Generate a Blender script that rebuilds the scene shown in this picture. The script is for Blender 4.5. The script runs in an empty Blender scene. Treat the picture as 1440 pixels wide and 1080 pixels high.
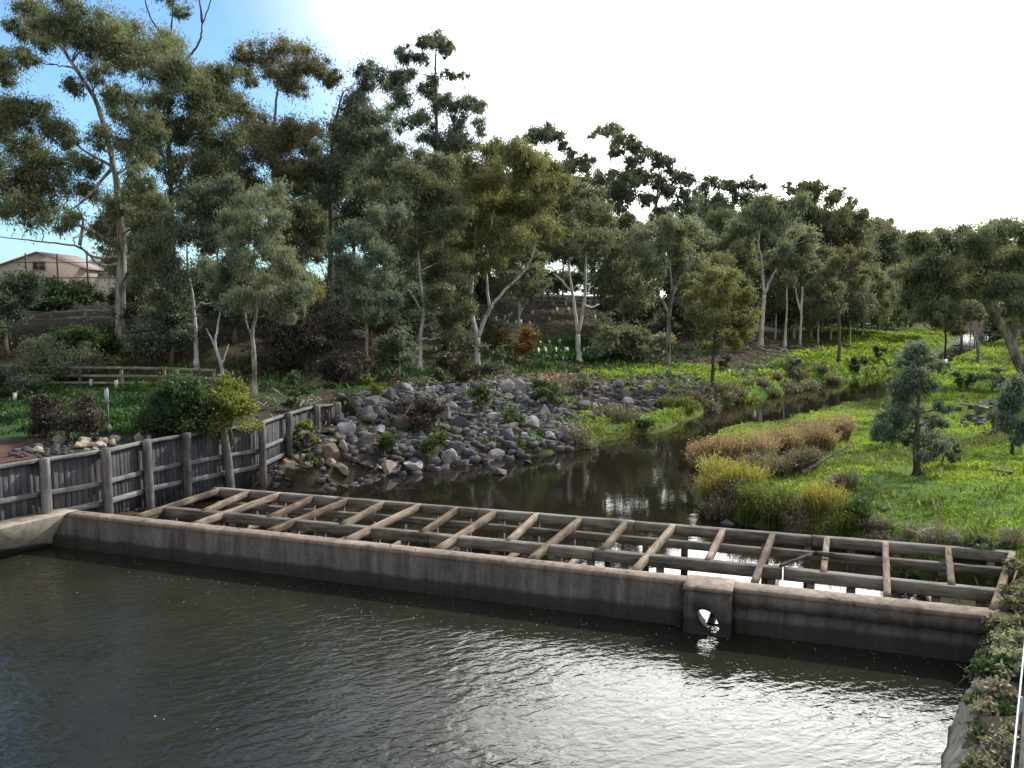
import bpy, math, random
import numpy as np
from mathutils import Vector, Matrix, noise as mnoise

R = math.radians
rng = np.random.default_rng(7)
random.seed(7)
SC = bpy.context.scene
COL = SC.collection

# ------------------------------------------------------------------ camera
F = 1180.0
HC = 7.0
PITCH = math.atan(110.0 / F)
CP, SP = math.cos(PITCH), math.sin(PITCH)


def ray(u, v):
    x = (u - 720.0) / F
    y = (540.0 - v) / F
    return np.array([x, CP + y * SP, -SP + y * CP])


def W(u, v, z):
    d = ray(u, v)
    t = (z - HC) / d[2]
    p = d * t
    return np.array([p[0], p[1], z])


def WD(u, v, D):
    d = ray(u, v)
    p = d * (D / d[1])
    return np.array([p[0], p[1], HC + p[2]])


def PX(D):
    return D / F


cam_d = bpy.data.cameras.new("camera")
cam = bpy.data.objects.new("camera", cam_d)
COL.objects.link(cam)
cam.location = (0, 0, HC)
cam.rotation_euler = (math.pi / 2 - PITCH, 0, 0)
cam_d.sensor_width = 36
cam_d.lens = 36 * F / 1440.0
cam_d.clip_start = 0.2
cam_d.clip_end = 3000
SC.camera = cam

# ------------------------------------------------------------------ helpers


def tag(o, label=None, cat=None, group=None, kind=None):
    if label:
        o["label"] = label
    if cat:
        o["category"] = cat
    if group:
        o["group"] = group
    if kind:
        o["kind"] = kind
    return o


def empty(name, loc, label, cat, group=None):
    o = bpy.data.objects.new(name, None)
    COL.objects.link(o)
    o.location = loc
    o.empty_display_size = 0.2
    return tag(o, label, cat, group)


def link(name, me, parent=None):
    o = bpy.data.objects.new(name, me)
    COL.objects.link(o)
    if parent is not None:
        o.parent = parent
        o.location = tuple(-c for c in parent.location)
    return o


def mesh_np(name, V, Fs, mat, smooth=False, tint=None, col=None, vattr=None):
    """V (n,3); Fs list of int arrays (m,k)"""
    me = bpy.data.meshes.new(name)
    V = np.asarray(V, dtype=np.float32)
    me.vertices.add(len(V))
    me.vertices.foreach_set("co", V.ravel())
    Fs = [np.asarray(f, dtype=np.int32) for f in Fs if len(f)]
    nl = sum(f.size for f in Fs)
    npoly = sum(len(f) for f in Fs)
    me.loops.add(nl)
    me.polygons.add(npoly)
    me.loops.foreach_set("vertex_index", np.concatenate([f.ravel() for f in Fs]))
    st = []
    s = 0
    for f in Fs:
        k = f.shape[1]
        st.append(s + np.arange(len(f)) * k)
        s += f.size
    me.polygons.foreach_set("loop_start", np.concatenate(st).astype(np.int32))
    if smooth:
        me.polygons.foreach_set("use_smooth", np.ones(npoly, dtype=bool))
    if tint is not None:
        a = me.attributes.new("tint", "FLOAT", "POINT")
        a.data.foreach_set("value", np.asarray(tint, dtype=np.float32))
    if col is not None:
        a = me.attributes.new("zone", "FLOAT_COLOR", "POINT")
        a.data.foreach_set("color", np.asarray(col, dtype=np.float32).ravel())
    me.update(calc_edges=True)
    me.validate()
    me.materials.append(mat)
    return me


class MB:
    """collects boxes, bars, tubes"""

    def __init__(self):
        self.V = []
        self.Q = []
        self.T = []
        self.t = []
        self.n = 0

    def add(self, V, Q=None, T=None, tint=0.5):
        V = np.asarray(V, dtype=float)
        if Q is not None and len(Q):
            self.Q.append(np.asarray(Q) + self.n)
        if T is not None and len(T):
            self.T.append(np.asarray(T) + self.n)
        self.V.append(V)
        if np.isscalar(tint):
            tint = np.full(len(V), tint)
        self.t.append(tint)
        self.n += len(V)

    def bar(self, a, b, w, h, up=(0, 0, 1), tint=0.5, jit=0.0, bev=0.012, seg=1):
        """box beam from a to b, width w (sideways), height h; a,b on its centre axis"""
        a = np.asarray(a, float)
        b = np.asarray(b, float)
        d = b - a
        L = np.linalg.norm(d)
        d /= L
        up = np.asarray(up, float)
        s = np.cross(d, up)
        s /= np.linalg.norm(s)
        u = np.cross(s, d)
        bev = min(bev, w * .3, h * .3)
        x, y = w / 2, h / 2
        prof = [(-x + bev, -y), (x - bev, -y), (x, -y + bev), (x, y - bev), (x - bev, y), (-x + bev, y), (-x, y - bev), (-x, -y + bev)]
        rings = []
        n = max(2, seg + 1)
        for i in range(n):
            t = i / (n - 1)
            c = a + d * L * t
            for (p, q) in prof:
                jx, jy = (random.uniform(-jit, jit), random.uniform(-jit, jit)) if jit else (0, 0)
                rings.append(c + s * (p + jx) + u * (q + jy))
        Q = []
        for i in range(n - 1):
            for k in range(8):
                k2 = (k + 1) % 8
                Q.append([i * 8 + k, i * 8 + k2, i * 8 + 8 + k2, i * 8 + 8 + k])
        m = (n - 1) * 8
        T = []
        for k in range(1, 7):
            T.append([0, k + 1, k])
            T.append([m, m + k, m + k + 1])
        self.add(rings, Q, T, tint)

    def box(self, lo, hi, tint=0.5):
        x0, y0, z0 = lo
        x1, y1, z1 = hi
        V = [(x0, y0, z0), (x1, y0, z0), (x1, y1, z0), (x0, y1, z0), (x0, y0, z1), (x1, y0, z1), (x1, y1, z1), (x0, y1, z1)]
        Q = [[0, 3, 2, 1], [4, 5, 6, 7], [0, 1, 5, 4], [1, 2, 6, 5], [2, 3, 7, 6], [3, 0, 4, 7]]
        self.add(V, Q, None, tint)

    def prism(self, pts, z0, z1, tint=0.5):
        """vertical prism over a ground polygon"""
        n = len(pts)
        V = [(p[0], p[1], z0) for p in pts] + [(p[0], p[1], z1) for p in pts]
        Q = [[i, (i + 1) % n, n + (i + 1) % n, n + i] for i in range(n)]
        T = []
        for k in range(1, n - 1):
            T.append([n, n + k, n + k + 1])
            T.append([0, k + 1, k])
        self.add(V, Q, T, tint)

    def tube(self, P, r, k=8, tint=0.5, cap=True):
        P = np.asarray(P, float)
        r = np.broadcast_to(np.asarray(r, float), (len(P),))
        n = len(P)
        T = np.gradient(P, axis=0)
        T /= np.linalg.norm(T, axis=1)[:, None] + 1e-9
        ref = np.array([1.0, 0.13, 0.07])
        A = np.cross(T, ref)
        bad = np.linalg.norm(A, axis=1) < .2
        A[bad] = np.cross(T[bad], np.array([0.1, 1.0, 0.2]))
        A /= np.linalg.norm(A, axis=1)[:, None]
        B = np.cross(T, A)
        th = np.arange(k) * 2 * math.pi / k
        V = P[:, None, :] + (A[:, None, :] * np.cos(th)[None, :, None] + B[:, None, :] * np.sin(th)[None, :, None]) * r[:, None, None]
        i = np.arange(n - 1)[:, None]
        j = np.arange(k)[None, :]
        j2 = (j + 1) % k
        Q = np.stack([i * k + j, i * k + j2, (i + 1) * k + j2, (i + 1) * k + j], -1).reshape(-1, 4)
        Tt = []
        if cap:
            m = (n - 1) * k
            for q in range(1, k - 1):
                Tt.append([m, m + q, m + q + 1])
                Tt.append([0, q + 1, q])
        self.add(V.reshape(-1, 3), Q, Tt, tint)

    def mesh(self, name, mat, smooth=False):
        V = np.concatenate(self.V)
        Fs = []
        if self.Q:
            Fs.append(np.concatenate(self.Q))
        if self.T:
            Fs.append(np.concatenate(self.T))
        return mesh_np(name, V, Fs, mat, smooth, tint=np.concatenate(self.t))

    def build(self, name, mat, parent=None, smooth=False):
        return link(name, self.mesh(name, mat, smooth), parent)


def spline(P, n=5, jit=0.0):
    """Catmull-Rom through points"""
    P = np.asarray(P, float)
    Q = np.vstack([2 * P[0] - P[1], P, 2 * P[-1] - P[-2]])
    out = []
    for i in range(1, len(Q) - 2):
        for k in range(n):
            t = k / n
            a, b, c, d = Q[i - 1], Q[i], Q[i + 1], Q[i + 2]
            out.append(.5 * ((2 * b) + (-a + c) * t + (2 * a - 5 * b + 4 * c - d) * t * t + (-a + 3 * b - 3 * c + d) * t ** 3))
    out.append(P[-1])
    out = np.array(out)
    if jit and len(out) > 2:
        out[1:-1] += rng.normal(0, jit, (len(out) - 2, 3))
    return out


# ------------------------------------------------------------------ materials
def new_mat(name):
    m = bpy.data.materials.new(name)
    m.use_nodes = True
    nt = m.node_tree
    for n in list(nt.nodes):
        nt.nodes.remove(n)
    out = nt.nodes.new("ShaderNodeOutputMaterial")
    return m, nt, out


def N(nt, typ, **kw):
    n = nt.nodes.new(typ)
    for k, v in kw.items():
        setattr(n, k, v)
    return n


def ramp(nt, fac, stops, interp="LINEAR"):
    r = N(nt, "ShaderNodeValToRGB")
    r.color_ramp.interpolation = interp
    e = r.color_ramp.elements
    while len(e) < len(stops):
        e.new(0.5)
    for el, (p, c) in zip(e, stops):
        el.position = p
        el.color = (*c, 1)
    nt.links.new(fac, r.inputs[0])
    return r.outputs[0]


def noise_tex(nt, scale, detail=4, rough=.55, vec=None, dist=0.0):
    n = N(nt, "ShaderNodeTexNoise")
    n.inputs["Scale"].default_value = scale
    n.inputs["Detail"].default_value = detail
    n.inputs["Roughness"].default_value = rough
    n.inputs["Distortion"].default_value = dist
    if vec is not None:
        nt.links.new(vec, n.inputs["Vector"])
    return n.outputs["Fac"]


def coords(nt, scale=(1, 1, 1), rot=(0, 0, 0), kind="Object"):
    tc = N(nt, "ShaderNodeTexCoord")
    mp = N(nt, "ShaderNodeMapping")
    mp.inputs["Scale"].default_value = scale
    src = tc.outputs[kind]
    if any(rot):
        # turn first, stretch afterwards
        m1 = N(nt, "ShaderNodeMapping")
        m1.inputs["Rotation"].default_value = tuple(-r for r in rot)
        nt.links.new(src, m1.inputs[0])
        src = m1.outputs[0]
    nt.links.new(src, mp.inputs[0])
    return mp.outputs[0]


def math_n(nt, op, a, b=None, clamp=False):
    n = N(nt, "ShaderNodeMath", operation=op)
    n.use_clamp = clamp
    for i, x in enumerate((a, b)):
        if x is None:
            continue
        if isinstance(x, (int, float)):
            n.inputs[i].default_value = x
        else:
            nt.links.new(x, n.inputs[i])
    return n.outputs[0]


def mix_col(nt, fac, a, b, blend="MIX"):
    n = N(nt, "ShaderNodeMix", data_type="RGBA", blend_type=blend)
    if isinstance(fac, (int, float)):
        n.inputs[0].default_value = fac
    else:
        nt.links.new(fac, n.inputs[0])
    for i, x in ((6, a), (7, b)):
        if isinstance(x, tuple):
            n.inputs[i].default_value = (*x, 1)
        else:
            nt.links.new(x, n.inputs[i])
    return n.outputs[2]


def attr(nt, name, out="Fac"):
    a = N(nt, "ShaderNodeAttribute", attribute_name=name)
    return a.outputs[out]


def bump(nt, h, strength=.5, dist=.05):
    b = N(nt, "ShaderNodeBump")
    b.inputs["Strength"].default_value = strength
    b.inputs["Distance"].default_value = dist
    nt.links.new(h, b.inputs["Height"])
    return b.outputs[0]


def principled(nt, out, col, rough=.8, normal=None, spec=.3):
    p = N(nt, "ShaderNodeBsdfPrincipled")
    if isinstance(col, tuple):
        p.inputs["Base Color"].default_value = (*col, 1)
    else:
        nt.links.new(col, p.inputs["Base Color"])
    if isinstance(rough, (int, float)):
        p.inputs["Roughness"].default_value = rough
    else:
        nt.links.new(rough, p.inputs["Roughness"])
    p.inputs["Specular IOR Level"].default_value = spec
    if normal is not None:
        nt.links.new(normal, p.inputs["Normal"])
    if out is not None:
        nt.links.new(p.outputs[0], out.inputs[0])
    return p


def leaf_mat(name, stops, transl=.35, rough=.55):
    m, nt, out = new_mat(name)
    c = ramp(nt, attr(nt, "tint"), stops)
    p = principled(nt, None, c, rough, None, .35)
    t = N(nt, "ShaderNodeBsdfTranslucent")
    tc = mix_col(nt, 1.0, c, (1.5, 1.5, .8), "MULTIPLY")
    nt.links.new(tc, t.inputs[0])
    mx = N(nt, "ShaderNodeMixShader")
    mx.inputs[0].default_value = transl
    nt.links.new(p.outputs[0], mx.inputs[1])
    nt.links.new(t.outputs[0], mx.inputs[2])
    nt.links.new(mx.outputs[0], out.inputs[0])
    return m


M = {}
# dark blue-green, olive, brownish, yellow-olive foliage
M["leaf_olive"] = leaf_mat("leaf_olive", [(0, (0.077, 0.100, 0.060)), (.5, (0.163, 0.187, 0.111)), (1, (0.289, 0.289, 0.181))])
M["leaf_dark"] = leaf_mat("leaf_dark", [(0, (0.056, 0.076, 0.063)), (.5, (0.120, 0.152, 0.113)), (1, (0.213, 0.233, 0.176))])
M["leaf_brown"] = leaf_mat("leaf_brown", [(0, (0.090, 0.086, 0.058)), (.5, (0.168, 0.167, 0.105)), (1, (0.275, 0.237, 0.149))])
M["leaf_yellow"] = leaf_mat("leaf_yellow", [(0, (0.094, 0.099, 0.043)), (.5, (0.194, 0.196, 0.082)), (1, (0.310, 0.286, 0.137))])
M["leaf_grey"] = leaf_mat("leaf_grey", [(0, (0.105, 0.133, 0.091)), (.5, (0.202, 0.227, 0.159)), (1, (0.340, 0.348, 0.246))])
M["leaf_teal"] = leaf_mat("leaf_teal", [(0, (0.072, 0.113, 0.093)), (.5, (0.154, 0.194, 0.158)), (1, (0.266, 0.296, 0.215))])
M["leaf_green"] = leaf_mat("leaf_green", [(0, (0.028, 0.055, 0.021)), (.5, (0.066, 0.110, 0.037)), (1, (0.132, 0.184, 0.063))])
M["leaf_bright"] = leaf_mat("leaf_bright", [(0, (.080, .115, .021)), (.5, (.19, .215, .042)), (1, (.31, .31, .10))])
M["leaf_purple"] = leaf_mat("leaf_purple", [(0, (.045, .036, .030)), (.5, (.078, .062, .050)), (1, (.12, .10, .075))], .2)
M["leaf_orange"] = leaf_mat("leaf_orange", [(0, (.14, .075, .025)), (.5, (.26, .15, .05)), (1, (.36, .24, .09))], .3)
M["reed_brown"] = leaf_mat("reed_brown", [(0, (0.160, 0.116, 0.079)), (.5, (0.333, 0.239, 0.166)), (1, (0.493, 0.379, 0.277))], .35)
M["reed_yellow"] = leaf_mat("reed_yellow", [(0, (.14, .125, .035)), (.5, (.30, .255, .07)), (1, (.43, .38, .15))], .4)
M["reed_green"] = leaf_mat("reed_green", [(0, (.06, .09, .02)), (.5, (.14, .17, .045)), (1, (.26, .27, .09))], .35)
M["reed_grey"] = leaf_mat("reed_grey", [(0, (0.100, 0.084, 0.061)), (.5, (0.213, 0.180, 0.132)), (1, (0.350, 0.312, 0.231))], .2)
M["grass"] = leaf_mat("grass", [(0, (0.149, 0.132, 0.050)), (.18, (0.098, 0.154, 0.028)), (.5, (0.190, 0.303, 0.036)), (.80, (0.276, 0.380, 0.050)), (1, (0.356, 0.429, 0.075))], .4)
M["grass_dark"] = leaf_mat("grass_dark", [(0, (.02, .062, .012)), (.5, (.042, .115, .022)), (1, (.09, .18, .04))], .35)


def bark_mat(name, stops, vscale=.6):
    m, nt, out = new_mat(name)
    v = coords(nt, (3.0, 3.0, vscale))
    n1 = noise_tex(nt, 1.0, 6, .65, v, .6)
    v2 = coords(nt, (9, 9, 1.2))
    n2 = noise_tex(nt, 1.5, 5, .6, v2)
    f = math_n(nt, "ADD", math_n(nt, "MULTIPLY", n1, .75), math_n(nt, "MULTIPLY", n2, .25))
    c = ramp(nt, f, stops)
    principled(nt, out, c, .85, bump(nt, n2, .6, .03), .2)
    return m


M["bark_pale"] = bark_mat("bark_pale", [(.40, (.075, .055, .042)), (.48, (.19, .16, .13)), (.57, (.36, .34, .31)), (.68, (.50, .48, .45))])
M["bark_white"] = bark_mat("bark_white", [(.36, (.16, .13, .105)), (.45, (.42, .40, .365)), (.60, (.68, .665, .64))])
M["bark_dark"] = bark_mat("bark_dark", [(.30, (.030, .024, .020)), (.5, (.075, .060, .048)), (.75, (.17, .145, .12))])
M["bark_brown"] = bark_mat("bark_brown", [(.30, (.06, .045, .034)), (.5, (.15, .115, .085)), (.75, (.28, .23, .18))])
M["twig"] = bark_mat("twig", [(.3, (.16, .13, .10)), (.6, (.34, .30, .25)), (.8, (.48, .45, .40))])


def wood_mat(name, stops, stretch=(1.2, 14, 14), rot=0.0, tintamt=.35):
    m, nt, out = new_mat(name)
    v = coords(nt, stretch, (0, 0, rot))
    n1 = noise_tex(nt, 1.0, 6, .6, v, .5)
    n3 = noise_tex(nt, 1.3, 5, .6, coords(nt))
    t = attr(nt, "tint")
    f = math_n(nt, "ADD", math_n(nt, "MULTIPLY", n1, 1.05), math_n(nt, "SUBTRACT", math_n(nt, "MULTIPLY", n3, .75), .40))
    f = math_n(nt, "ADD", f, math_n(nt, "MULTIPLY", math_n(nt, "SUBTRACT", t, .5), tintamt))
    c = ramp(nt, f, stops)
    principled(nt, out, c, .9, bump(nt, n1, .7, .02), .15)
    return m


CAP = 1.0
cap_a = W(95, 722, CAP)[:2]
cap_b = W(1402, 865, CAP)[:2]
wdir = (cap_b - cap_a) / np.linalg.norm(cap_b - cap_a)
wnor = np.array([-wdir[1], wdir[0]])          # pointing upstream / away from camera
WANG = math.atan2(wdir[1], wdir[0])
M["fence_wood"] = wood_mat("fence_wood", [(.15, (0.041, 0.037, 0.038)), (.45, (0.086, 0.081, 0.085)), (.7, (0.135, 0.126, 0.122)), (.95, (0.207, 0.194, 0.185))], (14, 14, 1.3))
M["post_wood"] = wood_mat("post_wood", [(.2, (0.060, 0.053, 0.048)), (.45, (0.138, 0.127, 0.116)), (.65, (0.232, 0.219, 0.204)), (.85, (0.327, 0.314, 0.289))], (12, 12, 1.0))
M["rail_wood"] = wood_mat("rail_wood", [(.2, (.085, .08, .075)), (.5, (.195, .185, .177)), (.8, (.33, .31, .295))], (3, 3, 14))
M["cross_wood"] = wood_mat("cross_wood", [(.2, (.085, .06, .042)), (.45, (.185, .138, .098)), (.65, (.30, .235, .175)), (.85, (.42, .35, .28))], (14, 1.6, 14), WANG)
M["beam_wood"] = wood_mat("beam_wood", [(.2, (0.054, 0.047, 0.040)), (.45, (0.144, 0.126, 0.104)), (.65, (0.245, 0.220, 0.187)), (.85, (0.317, 0.288, 0.259))], (1.4, 14, 14), WANG)
M["trail_wood"] = wood_mat("trail_wood", [(.2, (.10, .085, .065)), (.5, (.22, .19, .15)), (.8, (.36, .32, .26))], (3, 3, 3))


def concrete_mat(name, dark, mid, light, wet=None, moss=True):
    m, nt, out = new_mat(name)
    v = coords(nt)
    n1 = noise_tex(nt, .9, 7, .65, v)
    n2 = noise_tex(nt, 14, 5, .7, v)
    sv = coords(nt, (4.5, 4.5, .35))
    st = noise_tex(nt, 1.0, 5, .6, sv)
    f = math_n(nt, "ADD", math_n(nt, "MULTIPLY", n1, .32), math_n(nt, "ADD", math_n(nt, "MULTIPLY", n2, .22), math_n(nt, "MULTIPLY", st, .46)))
    c = ramp(nt, f, [(.38, dark), (.5, mid), (.63, light)])
    # cracks: thin horizontal construction joints
    vo = N(nt, "ShaderNodeTexVoronoi", feature="DISTANCE_TO_EDGE")
    vo.inputs["Scale"].default_value = .55
    nt.links.new(coords(nt, (1, 1, 2.4)), vo.inputs["Vector"])
    dn = math_n(nt, "ADD", vo.outputs["Distance"], math_n(nt, "MULTIPLY", math_n(nt, "SUBTRACT", n2, .5), .03))
    cr = math_n(nt, "LESS_THAN", dn, .004)
    c = mix_col(nt, math_n(nt, "MULTIPLY", cr, .6), c, (.03, .028, .026))
    if wet is not None:
        g = N(nt, "ShaderNodeNewGeometry")
        sx = N(nt, "ShaderNodeSeparateXYZ")
        nt.links.new(g.outputs["Position"], sx.inputs[0])
        z = math_n(nt, "ADD", sx.outputs[2], math_n(nt, "MULTIPLY", math_n(nt, "SUBTRACT", n1, .5), .22))
        mr = N(nt, "ShaderNodeMapRange")
        mr.inputs[1].default_value = wet
        mr.inputs[2].default_value = wet + .10
        mr.inputs[3].default_value = 1
        mr.inputs[4].default_value = 0
        nt.links.new(z, mr.inputs[0])
        c = mix_col(nt, math_n(nt, "MULTIPLY", mr.outputs[0], .82), c, (.022, .022, .020))
    principled(nt, out, c, .88, bump(nt, f, .5, .03), .2)
    return m


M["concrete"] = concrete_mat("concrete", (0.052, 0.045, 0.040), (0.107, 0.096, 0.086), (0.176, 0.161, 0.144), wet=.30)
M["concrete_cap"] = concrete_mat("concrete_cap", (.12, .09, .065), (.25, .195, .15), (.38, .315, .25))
M["concrete_pale"] = concrete_mat("concrete_pale", (.22, .185, .14), (.36, .31, .25), (.47, .42, .35), wet=.12)
M["concrete_rough"] = concrete_mat("concrete_rough", (.10, .088, .07), (.25, .215, .17), (.38, .34, .28), wet=.05)


def rock_mat(name, a, b, c):
    m, nt, out = new_mat(name)
    v = coords(nt)
    n1 = noise_tex(nt, 2.2, 7, .7, v)
    n2 = noise_tex(nt, 17, 5, .7, v)
    oi = N(nt, "ShaderNodeObjectInfo")
    f = math_n(nt, "ADD", math_n(nt, "MULTIPLY", n1, .55), math_n(nt, "MULTIPLY", n2, .3))
    f = math_n(nt, "ADD", f, math_n(nt, "MULTIPLY", oi.outputs["Random"], .28))
    col = ramp(nt, f, [(.35, a), (.58, b), (.8, c)])
    n3 = noise_tex(nt, 1.1, 4, .6, coords(nt))
    col = mix_col(nt, math_n(nt, "MULTIPLY", math_n(nt, "GREATER_THAN", n3, .57), .55), col, (.11, .10, .055))
    br = ramp(nt, oi.outputs["Random"], [(.0, (.72, .70, .70)), (.4, (1.0, .97, .94)), (.7, (1.1, 1.0, .90)), (1, (1.35, 1.32, 1.3))])
    col = mix_col(nt, 1.0, col, br, "MULTIPLY")
    principled(nt, out, col, .9, bump(nt, math_n(nt, "ADD", n1, math_n(nt, "MULTIPLY", n2, .4)), .8, .06), .2)
    return m


M["rock"] = rock_mat("rock", (0.082, 0.079, 0.086), (0.219, 0.210, 0.225), (0.391, 0.381, 0.398))
M["rock_warm"] = rock_mat("rock_warm", (0.096, 0.076, 0.060), (0.222, 0.186, 0.152), (0.333, 0.296, 0.256))
M["rock_red"] = rock_mat("rock_red", (.15, .075, .05), (.28, .15, .11), (.38, .24, .19))
M["rock_pale"] = rock_mat("rock_pale", (.20, .17, .125), (.38, .34, .26), (.50, .46, .38))


def plain(name, col, rough=.6, var=.25, scale=8, spec=.3, metallic=0):
    m, nt, out = new_mat(name)
    n = noise_tex(nt, scale, 5, .6, coords(nt))
    lo = tuple(c * (1 - var) for c in col)
    hi = tuple(min(1, c * (1 + var)) for c in col)
    c = ramp(nt, n, [(.3, lo), (.7, hi)])
    p = principled(nt, out, c, rough, bump(nt, n, .2, .01), spec)
    p.inputs["Metallic"].default_value = metallic
    return m


M["white"] = plain("white_plastic", (.82, .82, .80), .5, .05)
M["guard"] = plain("tree_guard_plastic", (.68, .70, .65), .5, .15)
M["galv"] = plain("galvanised_metal", (.27, .28, .29), .4, .15, 10, .5, .4)
M["brick"] = plain("brick", (.46, .385, .325), .85, .2, 6)
M["roof"] = plain("roof_sheet", (.50, .46, .45), .6, .12, 3)
M["roof_tile"] = plain("roof_tile", (.34, .26, .22), .8, .2, 5)
M["window"] = plain("window_glass", (.05, .045, .05), .15, .2, 3, .6)
M["frame"] = plain("window_frame", (.34, .17, .14), .6, .1)
M["render"] = plain("cream_render", (.52, .46, .40), .85, .15, 3)
M["pole"] = plain("dark_pole", (.05, .045, .04), .7, .2)
M["sign"] = plain("sign_plate", (.42, .50, .58), .5, .1)
M["soil"] = plain("soil", (.10, .07, .05), .95, .3, 4)


def ground_mat():
    m, nt, out = new_mat("ground")
    z = N(nt, "ShaderNodeAttribute", attribute_name="zone")
    v = coords(nt)
    n1 = noise_tex(nt, .8, 7, .65, v)
    n2 = noise_tex(nt, 5, 6, .7, v)
    n3 = noise_tex(nt, 30, 4, .7, v)
    f = math_n(nt, "ADD", math_n(nt, "MULTIPLY", n1, .35), math_n(nt, "ADD", math_n(nt, "MULTIPLY", n2, .4), math_n(nt, "MULTIPLY", n3, .25)))
    k = ramp(nt, f, [(.3, (.45, .45, .45)), (.5, (1, 1, 1)), (.7, (1.5, 1.45, 1.35))])
    c = mix_col(nt, 1.0, z.outputs["Color"], k, "MULTIPLY")
    principled(nt, out, c, .95, bump(nt, f, .9, .12), .1)
    return m


M["ground"] = ground_mat()


def water_mat(name, body, wave, foam):
    m, nt, out = new_mat(name)
    v = coords(nt)
    rough = .03
    hs = None
    for (scale, sx, sy, rot, amt) in wave:
        vv = coords(nt, (sx, sy, 1), (0, 0, rot))
        h = math_n(nt, "MULTIPLY", noise_tex(nt, scale, 2.5, .5, vv, .5), amt)
        hs = h if hs is None else math_n(nt, "ADD", hs, h)
    # ripples come and go in patches
    patch = ramp(nt, noise_tex(nt, .16, 3, .5, v), [(.36, (.28,) * 3), (.62, (1.0,) * 3)])
    hs = math_n(nt, "MULTIPLY", hs, patch)
    nb = bump(nt, hs, 1.0, 1.0)
    col = ramp(nt, noise_tex(nt, .35, 4, .6, v), [(.3, tuple(c * .75 for c in body)), (.7, tuple(c * 1.3 for c in body))])
    if foam:
        vo = N(nt, "ShaderNodeTexVoronoi")
        vo.inputs["Scale"].default_value = 9.0
        vo.inputs["Randomness"].default_value = 1.0
        nt.links.new(v, vo.inputs["Vector"])
        sep = N(nt, "ShaderNodeSeparateColor")
        nt.links.new(vo.outputs["Color"], sep.inputs[0])
        size = math_n(nt, "MULTIPLY", sep.outputs[0], .15)
        dot = math_n(nt, "LESS_THAN", vo.outputs["Distance"], size)
        nd = noise_tex(nt, .55, 5, .65, coords(nt, (.5, 1.9, 1), (0, 0, WANG)), .8)
        sx = N(nt, "ShaderNodeSeparateXYZ")
        nt.links.new(coords(nt, (1, 1, 1), (0, 0, WANG)), sx.inputs[0])
        near = N(nt, "ShaderNodeMapRange")
        yw = float(cap_a @ wnor)
        near.inputs[1].default_value = yw - 3.6
        near.inputs[2].default_value = yw - .6
        near.inputs[3].default_value = 0
        near.inputs[4].default_value = .26
        nt.links.new(sx.outputs[1], near.inputs[0])
        dens = ramp(nt, math_n(nt, "ADD", nd, near.outputs[0]), [(.56, (0, 0, 0)), (.86, (1, 1, 1))])
        keep = math_n(nt, "GREATER_THAN", dens, sep.outputs[1])
        col = mix_col(nt, math_n(nt, "MULTIPLY", math_n(nt, "MULTIPLY", dot, keep), .8), col, (.62, .62, .58))
    p = principled(nt, out, col, rough, nb, .5)
    p.inputs["IOR"].default_value = 1.333
    return m


M["pool_water"] = water_mat("pool_water", (.0215, .0215, .0135),
                            [(2.2, 1.0, 2.0, R(24), .036), (5.5, 1.0, 1.7, R(-10), .0115), (.7, 1.0, 1.8, R(30), .010)], True)
M["creek_water"] = water_mat("creek_water", (.013, .0105, .007),
                             [(1.2, 1.0, 2.2, R(10), .004), (5.0, 1.0, 1.6, R(-15), .0012)], False)

# ------------------------------------------------------------------ terrain
WATER = .03
CAP = 1.0
creek_px = [(262, 712), (330, 694), (440, 691), (500, 681), (560, 669), (640, 656), (690, 648), (730, 645), (790, 640), (850, 626), (900, 617),
            (950, 606), (985, 590), (1040, 572), (1100, 560), (1160, 545), (1200, 537), (1236, 529), (1275, 517), (1318, 501),
            (1340, 488), (1352, 472), (1352, 456), (1415, 456), (1412, 472), (1398, 492), (1365, 503), (1325, 515), (1290, 531), (1262, 545),
            (1242, 560), (1232, 568), (1200, 576), (1150, 583), (1100, 595), (1050, 605), (1000, 612), (972, 625), (968, 645), (984, 660),
            (968, 677), (963, 695), (975, 716), (1010, 733), (1060, 746), (1120, 758), (1170, 770), (1235, 784), (1262, 806)]
creek = np.array([W(u, v, WATER)[:2] for u, v in creek_px])
cap_a = W(95, 722, CAP)[:2]
cap_b = W(1402, 865, CAP)[:2]
wdir = (cap_b - cap_a) / np.linalg.norm(cap_b - cap_a)
wnor = np.array([-wdir[1], wdir[0]])          # pointing upstream / away from camera
creek = np.vstack([creek, cap_b - wdir * 2.0 - wnor * .9, cap_a + wdir * 2.2 - wnor * .9])
pool = np.array([cap_a + wnor * .2 - wdir * .6, cap_b + wnor * .2 + wdir * .1, W(1372, 966, 0)[:2], W(1345, 1000, 0)[:2], W(1320, 1080, 0)[:2], (4.6, 9.5), (1.5, 2), (3, -30), (-25, -30), (-17.5, 14), W(0, 776, 0)[:2]])


def sdf(P, poly):
    """signed distance, negative inside"""
    x, y = P[:, 0], P[:, 1]
    d = np.full(len(P), 1e18)
    ins = np.zeros(len(P), bool)
    n = len(poly)
    for i in range(n):
        a, b = poly[i], poly[(i + 1) % n]
        e = b - a
        w = P - a
        t = np.clip((w @ e) / (e @ e), 0, 1)
        q = w - t[:, None] * e
        d = np.minimum(d, (q * q).sum(1))
        c = (a[1] > y) != (b[1] > y)
        with np.errstate(divide="ignore", invalid="ignore"):
            xi = (b[0] - a[0]) * (y - a[1]) / (b[1] - a[1]) + a[0]
        ins ^= c & (x < xi)
    d = np.sqrt(d)
    return np.where(ins, -d, d)


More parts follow.
